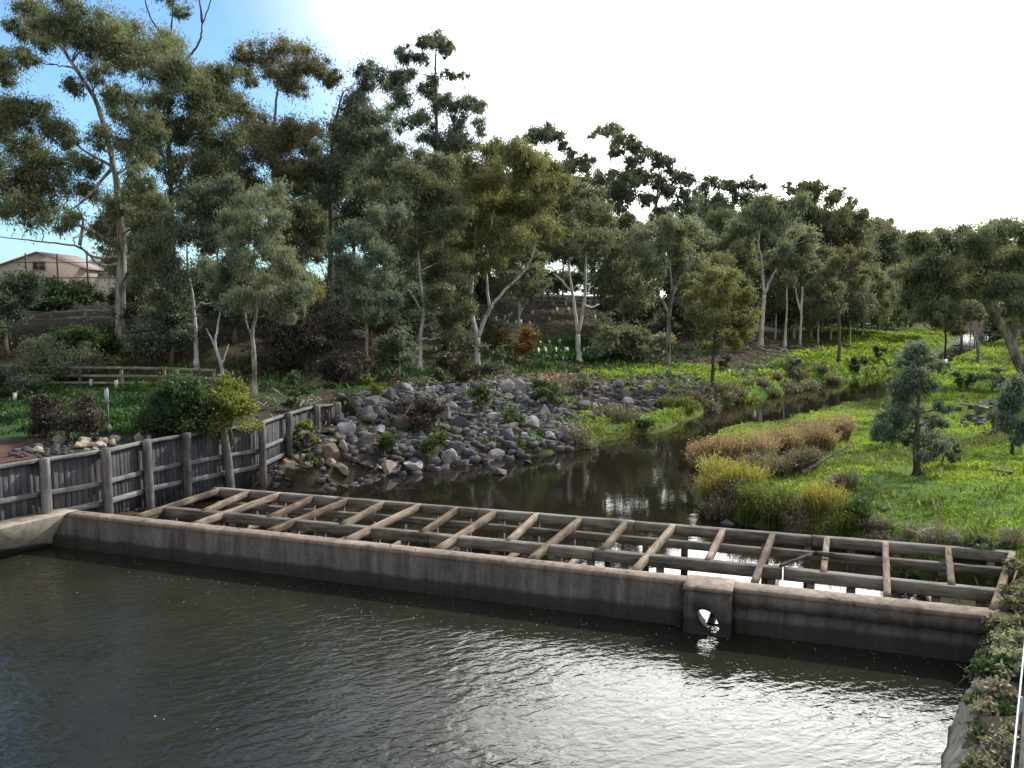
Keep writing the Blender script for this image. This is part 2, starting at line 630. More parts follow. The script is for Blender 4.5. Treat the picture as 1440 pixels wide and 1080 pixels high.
ctrl = [  # (u, D, z)
    (-60, 21, 2.45), (0, 24.5, 2.45), (100, 27, 2.45), (250, 30, 2.45), (357, 33, 2.45), (440, 39, 2.4),
    (0, 33, 2.5), (150, 36, 2.5), (300, 40, 2.6), (-300, 33, 2.6),
    (0, 47, 2.5), (150, 46.5, 2.45), (300, 48, 2.6), (420, 50, 2.8), (-300, 48, 3),
    (0, 54, 5.7), (150, 54, 5.9), (300, 57, 6.0), (420, 62, 6.3), (-300, 56, 6.2),
    (0, 70, 6.3), (150, 70, 6.3), (300, 75, 6.6), (450, 80, 7.0), (600, 92, 7.3), (760, 103, 7.4), (900, 115, 7.4), (1050, 150, 7.0),
    (80, 100, 8.6), (300, 110, 8.8), (600, 130, 9), (-400, 120, 9), (900, 200, 8), (500, 300, 9), (1000, 400, 7),
    (480, 38.5, 2.35), (560, 44, 2.3), (640, 49, 2.2), (720, 54, 2.0), (780, 60, 1.8),
    (560, 38, 1.25), (650, 42, 1.25), (480, 35, 1.3),
    (590, 59, 2.5), (515, 48.5, 2.5), (671, 65, 2.3), (815, 80, 1.8), (760, 75, 2.0), (940, 79, 1.5), (1001, 61, .85), (670, 80, 5),
    (830, 45, .5), (760, 41, .5), (900, 48, .5), (870, 54, .95), (930, 59, 1.2), (860, 72, 1.5), (1100, 72, 1.0), (1180, 86, 1.2), (1070, 98, 2.0),
    (1103, 99, 2.1), (1200, 105, 1.6), (1260, 165, 2.0), (1300, 150, 1.3), (1330, 200, 1.3), (1250, 250, 3.5), (1150, 150, 3.0),
    (850, 92, 4.0), (780, 90, 4.6), (950, 98, 4.0), (1040, 115, 4.2),
    (1440, 65, 1.5), (1400, 53, 1.25), (1410, 40, 1.2), (1290, 29.6, 1.1), (1350, 24, 1.0), (1200, 27.7, .85), (1100, 31, .75), (1000, 27, .55), (1030, 33, .7),
    (1150, 37, .85), (1420, 20, .8), (1330, 21, .7), (1200, 24, .6), (1600, 45, 2.2), (1700, 25, 1.6), (1340, 80, 1.0), (1560, 90, 2.5), (1450, 150, 2.5), (1500, 300, 4),
    (1250, 33, 1.0), (1330, 45, 1.1),
]
CX = np.array([((u - 720) / F * D, D) for u, D, z in ctrl] + [(9.5, 13), (12, 10), (10, 3), (-18, 15), (-22, 5), (-20, -20), (10, -20), (-200, 300), (250, 300), (0, 700), (-400, 700), (400, 700), (-150, 60), (150, 60)])
CZ = np.array([z for u, D, z in ctrl] + [1.25, 1.3, 1.3, 2.4, 2.4, 2.4, 1.4, 10, 6, 8, 12, 8, 8, 4.0])
EPS = 2.0
_A = np.sqrt(((CX[:, None] - CX[None]) ** 2).sum(-1) + EPS ** 2)
_n = len(CX)
_K = np.zeros((_n + 1, _n + 1))
_K[:_n, :_n] = _A
_K[:_n, _n] = 1
_K[_n, :_n] = 1
_w = np.linalg.solve(_K, np.append(CZ, 0))


def sstep(x):
    x = np.clip(x, 0, 1)
    return x * x * (3 - 2 * x)


def vnoise(P, s, seed=0):
    """cheap value noise, vectorised"""
    q = P * s + seed * 17.3
    i = np.floor(q).astype(np.int64)
    f = q - i
    f = f * f * (3 - 2 * f)

    def h(a, b):
        n = (a * 374761393 + b * 668265263 + seed * 1442695) & 0x7fffffff
        n = ((n ^ (n >> 13)) * 1274126177) & 0x7fffffff
        return ((n ^ (n >> 16)) & 0xffff) / 65535.0
    a = h(i[:, 0], i[:, 1])
    b = h(i[:, 0] + 1, i[:, 1])
    c = h(i[:, 0], i[:, 1] + 1)
    d = h(i[:, 0] + 1, i[:, 1] + 1)
    return (a * (1 - f[:, 0]) + b * f[:, 0]) * (1 - f[:, 1]) + (c * (1 - f[:, 0]) + d * f[:, 0]) * f[:, 1]


# line of the timber retaining wall: ground drops in front of it
FP = [(u, 4.45 * F / (v - 430)) for u, v in [(-55, 664), (45, 648), (133, 636), (193, 622), (249, 613), (307, 604), (357, 597), (396, 583), (437, 572), (467, 568)]]
FENCE = np.array([(-17.4, 17.0), (-16.5, 18.8), (-15.6, 20.6)] + [((u - 720) / F * D, D) for u, D in FP])
fence_region = np.vstack([FENCE + np.array([-.24, .10]), [(-8.0, 41)], [(-7, 38.0)], [(-6.2, 35)], [(-7.5, 32.5)], [(-9.5, 29.3)], [cap_a + wdir * 3 + wnor * .5], [cap_a + wnor * .6 - wdir * .7], [(-15.0, 18.5)], [(-16.6, 15.5)]])

under = np.array([cap_a + wdir * 6 + wnor * .2, cap_b + wdir * .4 + wnor * .2, W(1440, 790, CAP)[:2], W(1425, 774, CAP)[:2], W(1000, 740, CAP)[:2], W(600, 708, CAP)[:2]])


def height(P):
    P = np.atleast_2d(np.asarray(P, float))
    out = np.empty(len(P))
    for s in range(0, len(P), 20000):
        Q = P[s:s + 20000]
        r = np.sqrt(((Q[:, None] - CX[None]) ** 2).sum(-1) + EPS ** 2)
        out[s:s + 20000] = r @ _w[:_n] + _w[_n]
    z = out + (vnoise(P, .45, 1) - .5) * .28 + (vnoise(P, 1.3, 2) - .5) * .14 + (vnoise(P, 3.7, 5) - .5) * .06
    # ground between retaining wall and weir frame
    fr = sdf(P, fence_region)
    zl = .48 + (vnoise(P, 1.1, 4) - .5) * .3
    # towards the boulders the strip climbs with them
    climb = sstep((P[:, 1] - 31.5) / 7.0)
    zl = zl + climb * 1.2
    z = np.where(fr < 0, np.minimum(z, zl), z)
    uf = sdf(P, under)
    z = np.where(uf < 0, np.minimum(z, .16 + (vnoise(P, 1.5, 6) - .5) * .12), z)
    edge = (vnoise(P, .9, 3) - .5) * .9
    d = sdf(P, creek) + edge * np.clip(P[:, 1] / 45, .35, .9) - .9 * sstep((P[:, 1] - 38) / 25)
    bank = WATER - .25 + (z - WATER + .25) * sstep((d + .25) / (1.5 * np.clip(P[:, 1] / 60, 1, 1.6)))
    z = np.where(d < -.25, WATER - .25 - np.clip(-d, 0, 1.2) * .5, np.where(d < 3.2, np.minimum(z, bank), z))
    dp = sdf(P, pool)
    z = np.where(dp < .45, -.8, z)
    return z


def hit(u, v, tmin=12):
    d = ray(u, v)
    t = np.concatenate([np.arange(tmin, 80, .15), np.arange(80, 420, .6)]) / d[1]
    P = d[None] * t[:, None]
    z = np.maximum(height(P[:, :2]), WATER)
    b = np.nonzero(P[:, 2] + HC <= z)[0]
    i = b[0] if len(b) else len(t) - 1
    return np.array([P[i, 0], P[i, 1], z[i]])


def hz(x, y):
    return float(height([(x, y)])[0])


def axis(a, b, c, d, fine, n1, n2):
    """dense between b and c, growing outside"""
    mid = np.arange(b, c, fine)
    lo = b - (b - a) * (np.linspace(1, 0, n1, endpoint=False) ** 2.2)
    hi = c + (d - c) * (np.linspace(0, 1, n2) ** 2.2)
    return np.unique(np.concatenate([lo, mid, hi]))


def grid_mesh(xs, ys):
    X, Y = np.meshgrid(xs, ys)
    P = np.stack([X.ravel(), Y.ravel()], -1)
    nx, ny = len(xs), len(ys)
    i = np.arange(ny - 1)[:, None] * nx
    j = np.arange(nx - 1)[None]
    q = np.stack([i + j, i + j + 1, i + nx + j + 1, i + nx + j], -1).reshape(-1, 4)
    return P, q


xs = axis(-420, -32, 36, 420, .36, 60, 60)
ys = axis(-30, 14, 130, 800, .38, 14, 90)
xs = np.unique(np.concatenate([xs[(xs < -16) | (xs > -5)], np.arange(-16, -5, .17)]))
ys = np.unique(np.concatenate([ys[(ys < 18) | (ys > 42)], np.arange(18, 42, .2)]))
GP, GQ = grid_mesh(xs, ys)
GZ = height(GP)

# ground colour zones, real surface colours, as polygons laid on the ground


def wpoly(px):
    return np.array([hit(u, v)[:2] for u, v in px])


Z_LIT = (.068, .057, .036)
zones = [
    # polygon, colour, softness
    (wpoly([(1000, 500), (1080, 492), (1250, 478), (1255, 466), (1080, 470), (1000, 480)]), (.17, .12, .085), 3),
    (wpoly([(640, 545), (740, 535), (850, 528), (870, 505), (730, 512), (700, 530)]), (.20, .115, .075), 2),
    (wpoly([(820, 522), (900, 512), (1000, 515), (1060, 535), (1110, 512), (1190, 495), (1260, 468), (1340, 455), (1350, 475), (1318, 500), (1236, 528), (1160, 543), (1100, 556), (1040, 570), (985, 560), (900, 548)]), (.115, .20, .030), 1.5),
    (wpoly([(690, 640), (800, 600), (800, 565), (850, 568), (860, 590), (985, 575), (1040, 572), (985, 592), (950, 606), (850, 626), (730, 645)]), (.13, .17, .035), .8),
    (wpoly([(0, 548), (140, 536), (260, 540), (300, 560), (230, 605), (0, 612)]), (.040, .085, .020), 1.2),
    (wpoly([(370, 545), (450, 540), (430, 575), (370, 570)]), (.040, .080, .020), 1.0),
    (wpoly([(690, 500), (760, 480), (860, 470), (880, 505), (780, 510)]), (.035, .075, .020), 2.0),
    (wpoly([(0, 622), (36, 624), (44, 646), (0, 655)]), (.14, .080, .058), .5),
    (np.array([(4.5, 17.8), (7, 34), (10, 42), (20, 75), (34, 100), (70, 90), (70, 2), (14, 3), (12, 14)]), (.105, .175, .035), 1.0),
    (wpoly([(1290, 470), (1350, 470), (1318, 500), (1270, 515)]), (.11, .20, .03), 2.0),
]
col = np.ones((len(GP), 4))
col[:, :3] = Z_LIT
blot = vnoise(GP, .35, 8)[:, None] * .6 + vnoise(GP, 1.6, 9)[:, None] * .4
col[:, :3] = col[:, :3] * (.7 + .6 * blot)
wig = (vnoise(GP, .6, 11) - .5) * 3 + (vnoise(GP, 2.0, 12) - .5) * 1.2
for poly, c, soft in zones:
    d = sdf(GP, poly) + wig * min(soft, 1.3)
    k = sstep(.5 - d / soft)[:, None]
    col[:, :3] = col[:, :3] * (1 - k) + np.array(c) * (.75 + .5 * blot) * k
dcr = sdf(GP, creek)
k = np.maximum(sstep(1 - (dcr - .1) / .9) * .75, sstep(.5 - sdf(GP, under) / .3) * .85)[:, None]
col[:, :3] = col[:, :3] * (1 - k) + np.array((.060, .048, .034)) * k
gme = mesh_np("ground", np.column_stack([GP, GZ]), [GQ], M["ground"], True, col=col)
tag(link("ground", gme), kind="structure")

# ------------------------------------------------------------------ water
mid0 = cap_a + wnor * .25
mid1 = cap_b + wnor * .25
far0, far1 = mid0 - wdir * .5, mid1 + wdir * .5
V = [(*(far0), WATER), (*(far1), WATER), (60, 40, WATER), (330, 500, WATER), (80, 500, WATER), (-14, 40, WATER)]
me = mesh_np("creek_water", V, [[[0, 1, 2, 3, 4, 5]]], M["creek_water"])
tag(link("creek_water", me), kind="structure")
V = [(*(mid0 - wdir * 8), 0), (*(mid1 + wdir * 4), 0), (14, -30, 0), (-40, -30, 0)]
me = mesh_np("pool_water", V, [[[0, 3, 2, 1]]], M["pool_water"])
tag(link("pool_water", me), kind="structure")


# ------------------------------------------------------------------ concrete weir
def c3(p2, z):
    return np.array([p2[0], p2[1], z])


def along(s, off=0.0):
    return cap_a + wdir * s + wnor * off


WL = np.linalg.norm(cap_b - cap_a)


def wall_strip(mb, s0, s1, prof, n=40, jit=.006):
    """prof: list of (offset upstream, z) closed loop"""
    k = len(prof)
    V = []
    for i in range(n + 1):
        s = s0 + (s1 - s0) * i / n
        for (o, z) in prof:
            p = along(s, o)
            V.append((p[0] + random.uniform(-jit, jit), p[1] + random.uniform(-jit, jit), z + random.uniform(-jit, jit)))
    Q = []
    for i in range(n):
        for j in range(k):
            j2 = (j + 1) % k
            Q.append([i * k + j, i * k + j2, (i + 1) * k + j2, (i + 1) * k + j])
    T = []
    for j in range(1, k - 1):
        T.append([0, j + 1, j])
        T.append([n * k, n * k + j, n * k + j + 1])
    mb.add(V, Q, T)


def s_at(u, v=None):
    """distance along the wall of image column u at cap level"""
    v = 722 + .1094 * (u - 95) if v is None else v
    p = W(u, v, CAP)[:2]
    return float((p - cap_a) @ wdir)


sP0, sP1 = s_at(966), s_at(1031)
weir = empty("weir_wall", c3(along(WL / 2, .2), 0), "long low concrete weir wall with brown worn crest across the creek", "weir")
mb = MB()
wall_strip(mb, -1.3, sP0 - .004, [(-.12, -1.0), (-.02, .88), (.40, .88), (.40, -1.0)], 60)
wall_strip(mb, sP1 + .004, WL + .6, [(-.10, -1.0), (-.03, .62), (.40, .62), (.40, -1.0)], 30)
wall_strip(mb, sP1 + .004, WL + .6, [(-.13, .622), (-.12, .88), (.40, .88), (.40, .622)], 30)
o = mb.build("wall_face", M["concrete"], weir)
mb = MB()
wall_strip(mb, -.05, sP0 - .004, [(-.02, .882), (.0, .985), (.015, 1.0), (.38, 1.0), (.40, .985), (.40, .882)], 90, .004)
wall_strip(mb, sP1 + .004, WL + .6, [(-.12, .882), (-.12, .985), (-.105, 1.0), (.38, 1.0), (.40, .985), (.40, .882)], 40, .004)
mb.build("crest", M["concrete_cap"], weir)
# pier pierced by a sloping oval orifice, bright with the water behind it
mb = MB()
sc_ = s_at(1001, 816)
oz, na = .285, 32
F_, B_ = [], []
for o_, lst in ((-.41, F_), (.40, B_)):
    for k in range(na):
        th = 2 * math.pi * k / na
        fl = 1.0 if o_ < 0 else 1.35
        x, y = .20 * fl * math.cos(th), .30 * fl * math.sin(th)
        rx = x * math.cos(R(36)) + y * math.sin(R(36)) * -1
        ry = x * math.sin(R(36)) + y * math.cos(R(36))
        lst.append((rx, ry))
V = []
sl, sr2 = sP0 - sc_, sP1 - sc_
for o_, lst in ((-.41, F_), (.40, B_)):
    for (x, y) in lst:
        p = along(sc_ + x, o_)
        V.append((p[0], p[1], oz + y))
    for (x, y) in lst:
        # outer frame: project the ring direction to the rectangle
        th = math.atan2(y, x)
        cx_, cy_ = math.cos(th), math.sin(th)
        tx = (sr2 if cx_ > 0 else sl) / cx_ if abs(cx_) > 1e-6 else 1e9
        ty = ((.94 - oz) if cy_ > 0 else (-1.0 - oz)) / cy_ if abs(cy_) > 1e-6 else 1e9
        t = min(tx, ty)
        p = along(sc_ + cx_ * t, o_)
        V.append((p[0], p[1], oz + cy_ * t))
Q = []
for k in range(na):
    k2 = (k + 1) % na
    Q.append([k, na + k, na + k2, k2])
    Q.append([2 * na + k, 2 * na + k2, 3 * na + k2, 3 * na + k])
    Q.append([na + k, 3 * na + k, 3 * na + k2, na + k2])
    Q.append([k, k2, 2 * na + k2, 2 * na + k])
mb.add(V, Q)
pier = mb.build("pier", M["concrete"], weir)
mb = MB()
wall_strip(mb, sP0 - .02, sP1 + .02, [(-.43, .942), (-.43, 1.02), (-.41, 1.035), (.40, 1.035), (.40, .942)], 6)
mb.build("pier_cap", M["concrete_cap"], weir)

# left wing wall
wl = MB()
p0 = np.array([*cap_a]) - wdir * .06 - wnor * .02
top_line = [p0 + wnor * .45, p0, W(0, 743, CAP)[:2], W(-120, 768, CAP)[:2], np.array([-16.0, 14.0]), np.array([-19, 2.0])]
base_line = [W(82, 752, 0)[:2] + wnor * .7, W(66, 768, 0)[:2], W(0, 780, 0)[:2], W(-120, 806, 0)[:2], np.array([-15.2, 13.6]), np.array([-18.2, 2.0])]
V = []
for t, b in zip(top_line, base_line):
    o = t - b
    nrm = np.array([-1.0, .25])
    nrm /= np.linalg.norm(nrm)
    bb = b - (o if np.linalg.norm(o) < 2 else o * 0) * .9
    V += [(*bb, -1.0), (*b, 0.0), (*t, .97), (*(t + nrm * .03), 1.0), (*(t + nrm * .75), 1.0), (*(t + nrm * .75), -1.0)]
Q = []
for i in range(len(top_line) - 1):
    for j in range(6):
        j2 = (j + 1) % 6
        Q.append([i * 6 + j, i * 6 + j2, i * 6 + 6 + j2, i * 6 + 6 + j])
m5 = (len(top_line) - 1) * 6
T = [[0, j + 1, j] for j in range(1, 5)] + [[m5, m5 + j, m5 + j + 1] for j in range(1, 5)]
wl.add(V, Q, T)
o = wl.build("wing_wall", M["concrete_pale"])
tag(o, "pale sloped concrete wing wall at the left end of the weir", "wall")

# ------------------------------------------------------------------ timber frame behind the weir
REAR0, REAR1 = W(300, 685.5, CAP)[:2], W(1428, 776, CAP)[:2]
MID0, MID1 = W(227, 711.5, CAP)[:2], W(1412, 829, CAP)[:2]


def on_line(a, b, u):
    """point of line a-b seen in image column u"""
    k = (u - 720) / F
    # x = k*(CP.. ) approx: project exactly
    lo, hi = -.2, 1.2
    for _ in range(50):
        t = (lo + hi) / 2
        p = a + (b - a) * t
        depth = p[1] * CP - (CAP - HC) * SP
        uu = p[0] / depth * F + 720
        if uu < u:
            lo = t
        else:
            hi = t
    return a + (b - a) * t


frame = empty("timber_frame", c3((MID0 + MID1) / 2, .3), "weathered open timber grid of beams behind the weir crest", "timber frame")


def piecewise(a, b, n, z, w, h, name, mat, jit=.012, tint=.5):
    for i in range(n):
        p = a + (b - a) * (i / n)
        q = a + (b - a) * ((i + 1) / n - .0012)
        mb = MB()
        mb.bar(c3(p, z + random.uniform(-.012, .012)), c3(q, z + random.uniform(-.012, .012)), w, h, tint=tint + random.uniform(-.25, .25), jit=.005, seg=10, bev=.014)
        mb.build(name, mat, frame)


HB = .26
piecewise(REAR0, REAR1, 5, CAP - HB / 2 - .005, .24, HB, "long_beam", M["beam_wood"])
piecewise(MID0, MID1, 5, CAP - HB / 2 - .012, .26, HB, "long_beam", M["beam_wood"])
off = (REAR0 - MID0)
n_in = -wnor
piecewise(REAR0 + n_in * .55 + wdir * .6, REAR1 + n_in * .55, 4, .62, .20, .20, "lower_beam", M["beam_wood"], tint=.35)
piecewise(along(1.2, .62), along(sP0 - .3, .62), 3, .56, .14, .14, "lower_beam", M["beam_wood"], tint=.5)
piecewise(along(sP1 + .3, .62), along(WL - .6, .62), 1, .56, .14, .14, "lower_beam", M["beam_wood"], tint=.5)
full_cap = [185, 270, 373, 483, 611, 743, 890, 1059, 1248]
full_rear = [310, 393, 489, 590, 697, 817, 947, 1087, 1245]
part_rear = [350, 440, 539, 643, 755, 880, 1017, 1163, 1333]


def cross(a, b, zoff=0.0, w=.145, h=.18, n=8, split=None):
    mb = MB()
    mb.bar(c3(a, CAP - h / 2 + .022 + zoff), c3(b, CAP - h / 2 + .016 + zoff), w, h, tint=.45 + random.uniform(-.5, .45), jit=.004, seg=n, bev=.012)
    mb.build("cross_beam", M["cross_wood"], frame)


capb0, capb1 = along(0, .36), along(WL, .36)
mids = []
for uc, ur in zip(full_cap, full_rear):
    a = on_line(along(0, .30), along(WL, .30), uc)
    b = on_line(REAR0, REAR1, ur)
    d = (b - a) / np.linalg.norm(b - a)
    # rests on the crest edge, butts into the rear beam
    a = a + d * .12
    cross(a, b - d * .0, n=14)
    mids.append(a + d * .44 * np.linalg.norm(b - a))
for i, ur in enumerate(part_rear):
    b = on_line(REAR0, REAR1, ur)
    um = (0.5 * (full_cap[i] + (full_cap[i + 1] if i + 1 < 9 else full_cap[i] + 190)) * .53 + ur * .47)
    a = on_line(MID0, MID1, um)
    cross(a, b, zoff=-.004)
# end beam on the right
cross(on_line(along(0, .3), along(WL + .4, .3), 1396), on_line(REAR0, REAR1, 1424), zoff=.006)
# struts under the long beams and low braces
mb_list = 0
for line, (nst, z0) in (((MID0, MID1), (26, .1)), ((REAR0, REAR1), (22, .1))):
    for i in range(nst):
        t = (i + .5) / nst
        p = line[0] + (line[1] - line[0]) * t
        if abs(float((p - along(s_at(1001, 816))) @ wdir)) < .75 + .15 * (line[0] is REAR0):
            continue        # the bay in line with the pier orifice is open
        mb = MB()
        mb.bar(c3(p, z0 - .5), c3(p, CAP - HB - .01), .17, .17, up=(wdir[0], wdir[1], 0), tint=.4 + random.uniform(-.2, .2), jit=.006, seg=2)
        mb.build("strut", M["beam_wood"], frame)
for i in range(13):
    t = (i + .7) / 13.5
    p = MID0 + (MID1 - MID0) * t
    q = p - wnor * 1.35
    r_ = p + wnor * 1.2
    if abs(float((p - along(s_at(1001, 816))) @ wdir)) < .95:
        continue
    mb = MB()
    mb.bar(c3(q, .50), c3(r_, .46), .14, .13, tint=.75, jit=.006, seg=3)
    mb.build("brace", M["cross_wood"], frame)

# ------------------------------------------------------------------ timber retaining wall (left)
fen = empty("timber_retaining_wall", c3(FENCE[7], .6), "grey vertical board retaining wall with thick posts beside the weir", "fence")
lean = {8: (-.22, 0)}
for i, p in enumerate(FENCE):
    pz = 2.62 + random.uniform(-.03, .05)
    base = max(.1, hz(*(p + np.array([.35, -.1]))) - .5)
    lx = lean.get(i, (random.uniform(-.03, .03), 0))
    pp = p + np.array([.24, -.10])
    mb = MB()
    P = [c3(pp - np.array(lx) * .5, base), c3(pp - np.array(lx) * .1, (base + pz) / 2), c3(pp + np.array(lx) * .6, pz)]
    mb.tube(spline(P, 6), np.full(13, .14) * (1 + rng.normal(0, .025, 13)), 10, tint=.5 + random.uniform(-.3, .3))
    mb.build("post", M["post_wood"], fen, False)
for i in range(len(FENCE) - 1):
    a, b = FENCE[i], FENCE[i + 1]
    L = np.linalg.norm(b - a)
    d = (b - a) / L
    nb = max(6, int(L / .17))
    mb = MB()
    zb = .45 + 1.2 * float(sstep((a[1] - 32) / 6))
    for k in range(nb):
        p = a + d * L * (k + .03) / nb
        q = a + d * L * (k + .95) / nb
        o_ = random.uniform(-.008, .008)
        nv = np.array([d[1], -d[0]])
        zt = 2.46 + random.uniform(-.02, .02)
        pts = [p + nv * o_, q + nv * o_, q + nv * (o_ - .035), p + nv * (o_ - .035)]
        mb.prism(pts[::-1], zb - .3, zt, tint=.42 + random.uniform(-.38, .38))
    mb.build("board_panel", M["fence_wood"], fen)
    nv = np.array([d[1], -d[0]])
    sag = random.uniform(-.04, .04)
    for (z, h, w, nm, o2) in ((2.52, .10, .20, "top_rail", .02), (1.55, .15, .07, "middle_rail", .065), (.92, .17, .08, "bottom_rail", .07)):
        if z < 1.2 and a[1] > 33.5:
            continue
        mb = MB()
        mb.bar(c3(a + nv * o2, z + sag * random.random()), c3(b + nv * o2, z - sag * random.random()), w, h, tint=.55 + random.uniform(-.2, .3), jit=.006, seg=6)
        mb.build(nm, M["rail_wood"], fen)

# ------------------------------------------------------------------ foliage machinery


def leaves(centers, radii, n_per, L, wid=.30, squash=.7, droop=.7, shell=.45, tints=None, flat=0.0):
    """leaf-shaped quads spread through ellipsoidal clumps"""
    Vs, Ts = [], []
    for c, r, n, tt in zip(centers, radii, n_per, tints):
        n = int(n)
        if n < 1:
            continue
        d = rng.normal(size=(n, 3))
        d /= np.linalg.norm(d, axis=1)[:, None]
        d[:, 2] = np.where((d[:, 2] < -.2) & (rng.random(n) < .6), -d[:, 2], d[:, 2])
        rr = r * np.minimum(np.abs(rng.normal(0, .60, n)) + .12 * rng.random(n), 1.4)
        p = c + d * rr[:, None] * np.array([1, 1, squash])
        p[:, 2] -= np.where(rng.random(n) < .3, rng.random(n) * r * .55 * min(1.0, droop), 0)
        ax = rng.normal(size=(n, 3)) * .62 + d * .35
        ax[:, 2] -= droop
        ax /= np.linalg.norm(ax, axis=1)[:, None]
        sd = np.cross(ax, rng.normal(size=(n, 3)))
        sd /= np.linalg.norm(sd, axis=1)[:, None] + 1e-9
        l = L * (.6 + .8 * rng.random(n))[:, None]
        w = l * wid * .5
        q = np.stack([p - ax * l * .5, p + sd * w - ax * l * .08, p + ax * l * .5, p - sd * w - ax * l * .08], 1)
        Vs.append(q.reshape(-1, 3))
        t = np.clip(tt + rng.normal(0, .10, n), 0, 1)
        Ts.append(np.repeat(t, 4))
    V = np.concatenate(Vs)
    T = np.concatenate(Ts)
    Q = np.arange(len(V)).reshape(-1, 4)
    return V, Q, T


def crown_mesh(name, clumps, L, mat, lai=2.0, sub=6, squash=.7, droop=.7, wid=.3, base_t=.5):
    """clumps: list of (center(3), radius). Each becomes several uneven sub-clumps."""
    C, Rr, Nn, Tt = [], [], [], []
    la = L * L * wid * .5 * .58
    for c, r in clumps:
        ct = base_t + rng.normal(0, .13)
        k = max(3, int(sub * rng.uniform(.7, 1.3)))
        for _ in range(k):
            d = rng.normal(size=3)
            d /= np.linalg.norm(d)
            rs = r * rng.uniform(.34, .60)
            cc = c + d * np.array([1, 1, squash]) * (r - rs * .55) * rng.uniform(.55, 1.0)
            C.append(cc)
            Rr.append(rs)
            Nn.append(lai * math.pi * rs * rs * squash / la * .62 * rng.uniform(.6, 1.25))
            Tt.append(ct + rng.normal(0, .17) + .10 * d[2])
        # thin scatter around
        C.append(c)
        Rr.append(r * .9)
        Nn.append(lai * .16 * math.pi * r * r / la)
        Tt.append(ct)
    V, Q, T = leaves(C, Rr, Nn, L, wid, squash, droop, .5, Tt)
    return mesh_np(name, V, [Q], mat, tint=T)


def branch_out(mb, skel, skel_r, clumps, px, thin=1.0, twigs=3):
    """limbs from the trunk skeleton to every clump, with twigs inside the clump"""
    sk = np.array(skel)
    sr = np.array(skel_r)
    order = sorted(range(len(clumps)), key=lambda i: np.min(np.linalg.norm(sk - clumps[i][0], axis=1)))
    for i in order:
        c, r = clumps[i]
        v = c - sk
        dist = np.linalg.norm(v, axis=1)
        cost = dist + np.maximum(0, (sk[:, 2] - (c[2] - .25 * dist))) * 1.6 - np.minimum(sr, .2) * 2
        j = int(np.argmin(cost))
        a = sk[j]
        L = dist[j]
        if L < r * .3:
            continue
        r0 = max(min(sr[j] * .62, .018 * L + .02 * thin + px * .7), px * .55)
        r1 = max(px * .35, r0 * .3)
        m = (a + c) / 2 + np.array([rng.normal(0, .08) * L, rng.normal(0, .08) * L, rng.uniform(-.10, .12) * L])
        m0 = a + (m - a) * .45 + np.array([0, 0, .05 * L]) + rng.normal(0, .03 * L, 3)
        P = spline([a, m0, m, c], 4, .012 * L)
        rad = np.linspace(r0, r1, len(P))
        mb.tube(P, rad, 6, cap=False)
        sk = np.vstack([sk, P[3:]])
        sr = np.append(sr, rad[3:])
        for _ in range(twigs):
            d = rng.normal(size=3)
            d[2] = abs(d[2]) * .6
            d /= np.linalg.norm(d)
            b0 = P[int(rng.integers(len(P) // 2, len(P)))]
            e = c + d * r * .8
            q = spline([b0, (b0 + e) / 2 + rng.normal(0, .1 * r, 3), e], 3)
            mb.tube(q, np.linspace(r1 * .9, px * .22, len(q)), 4, cap=False)


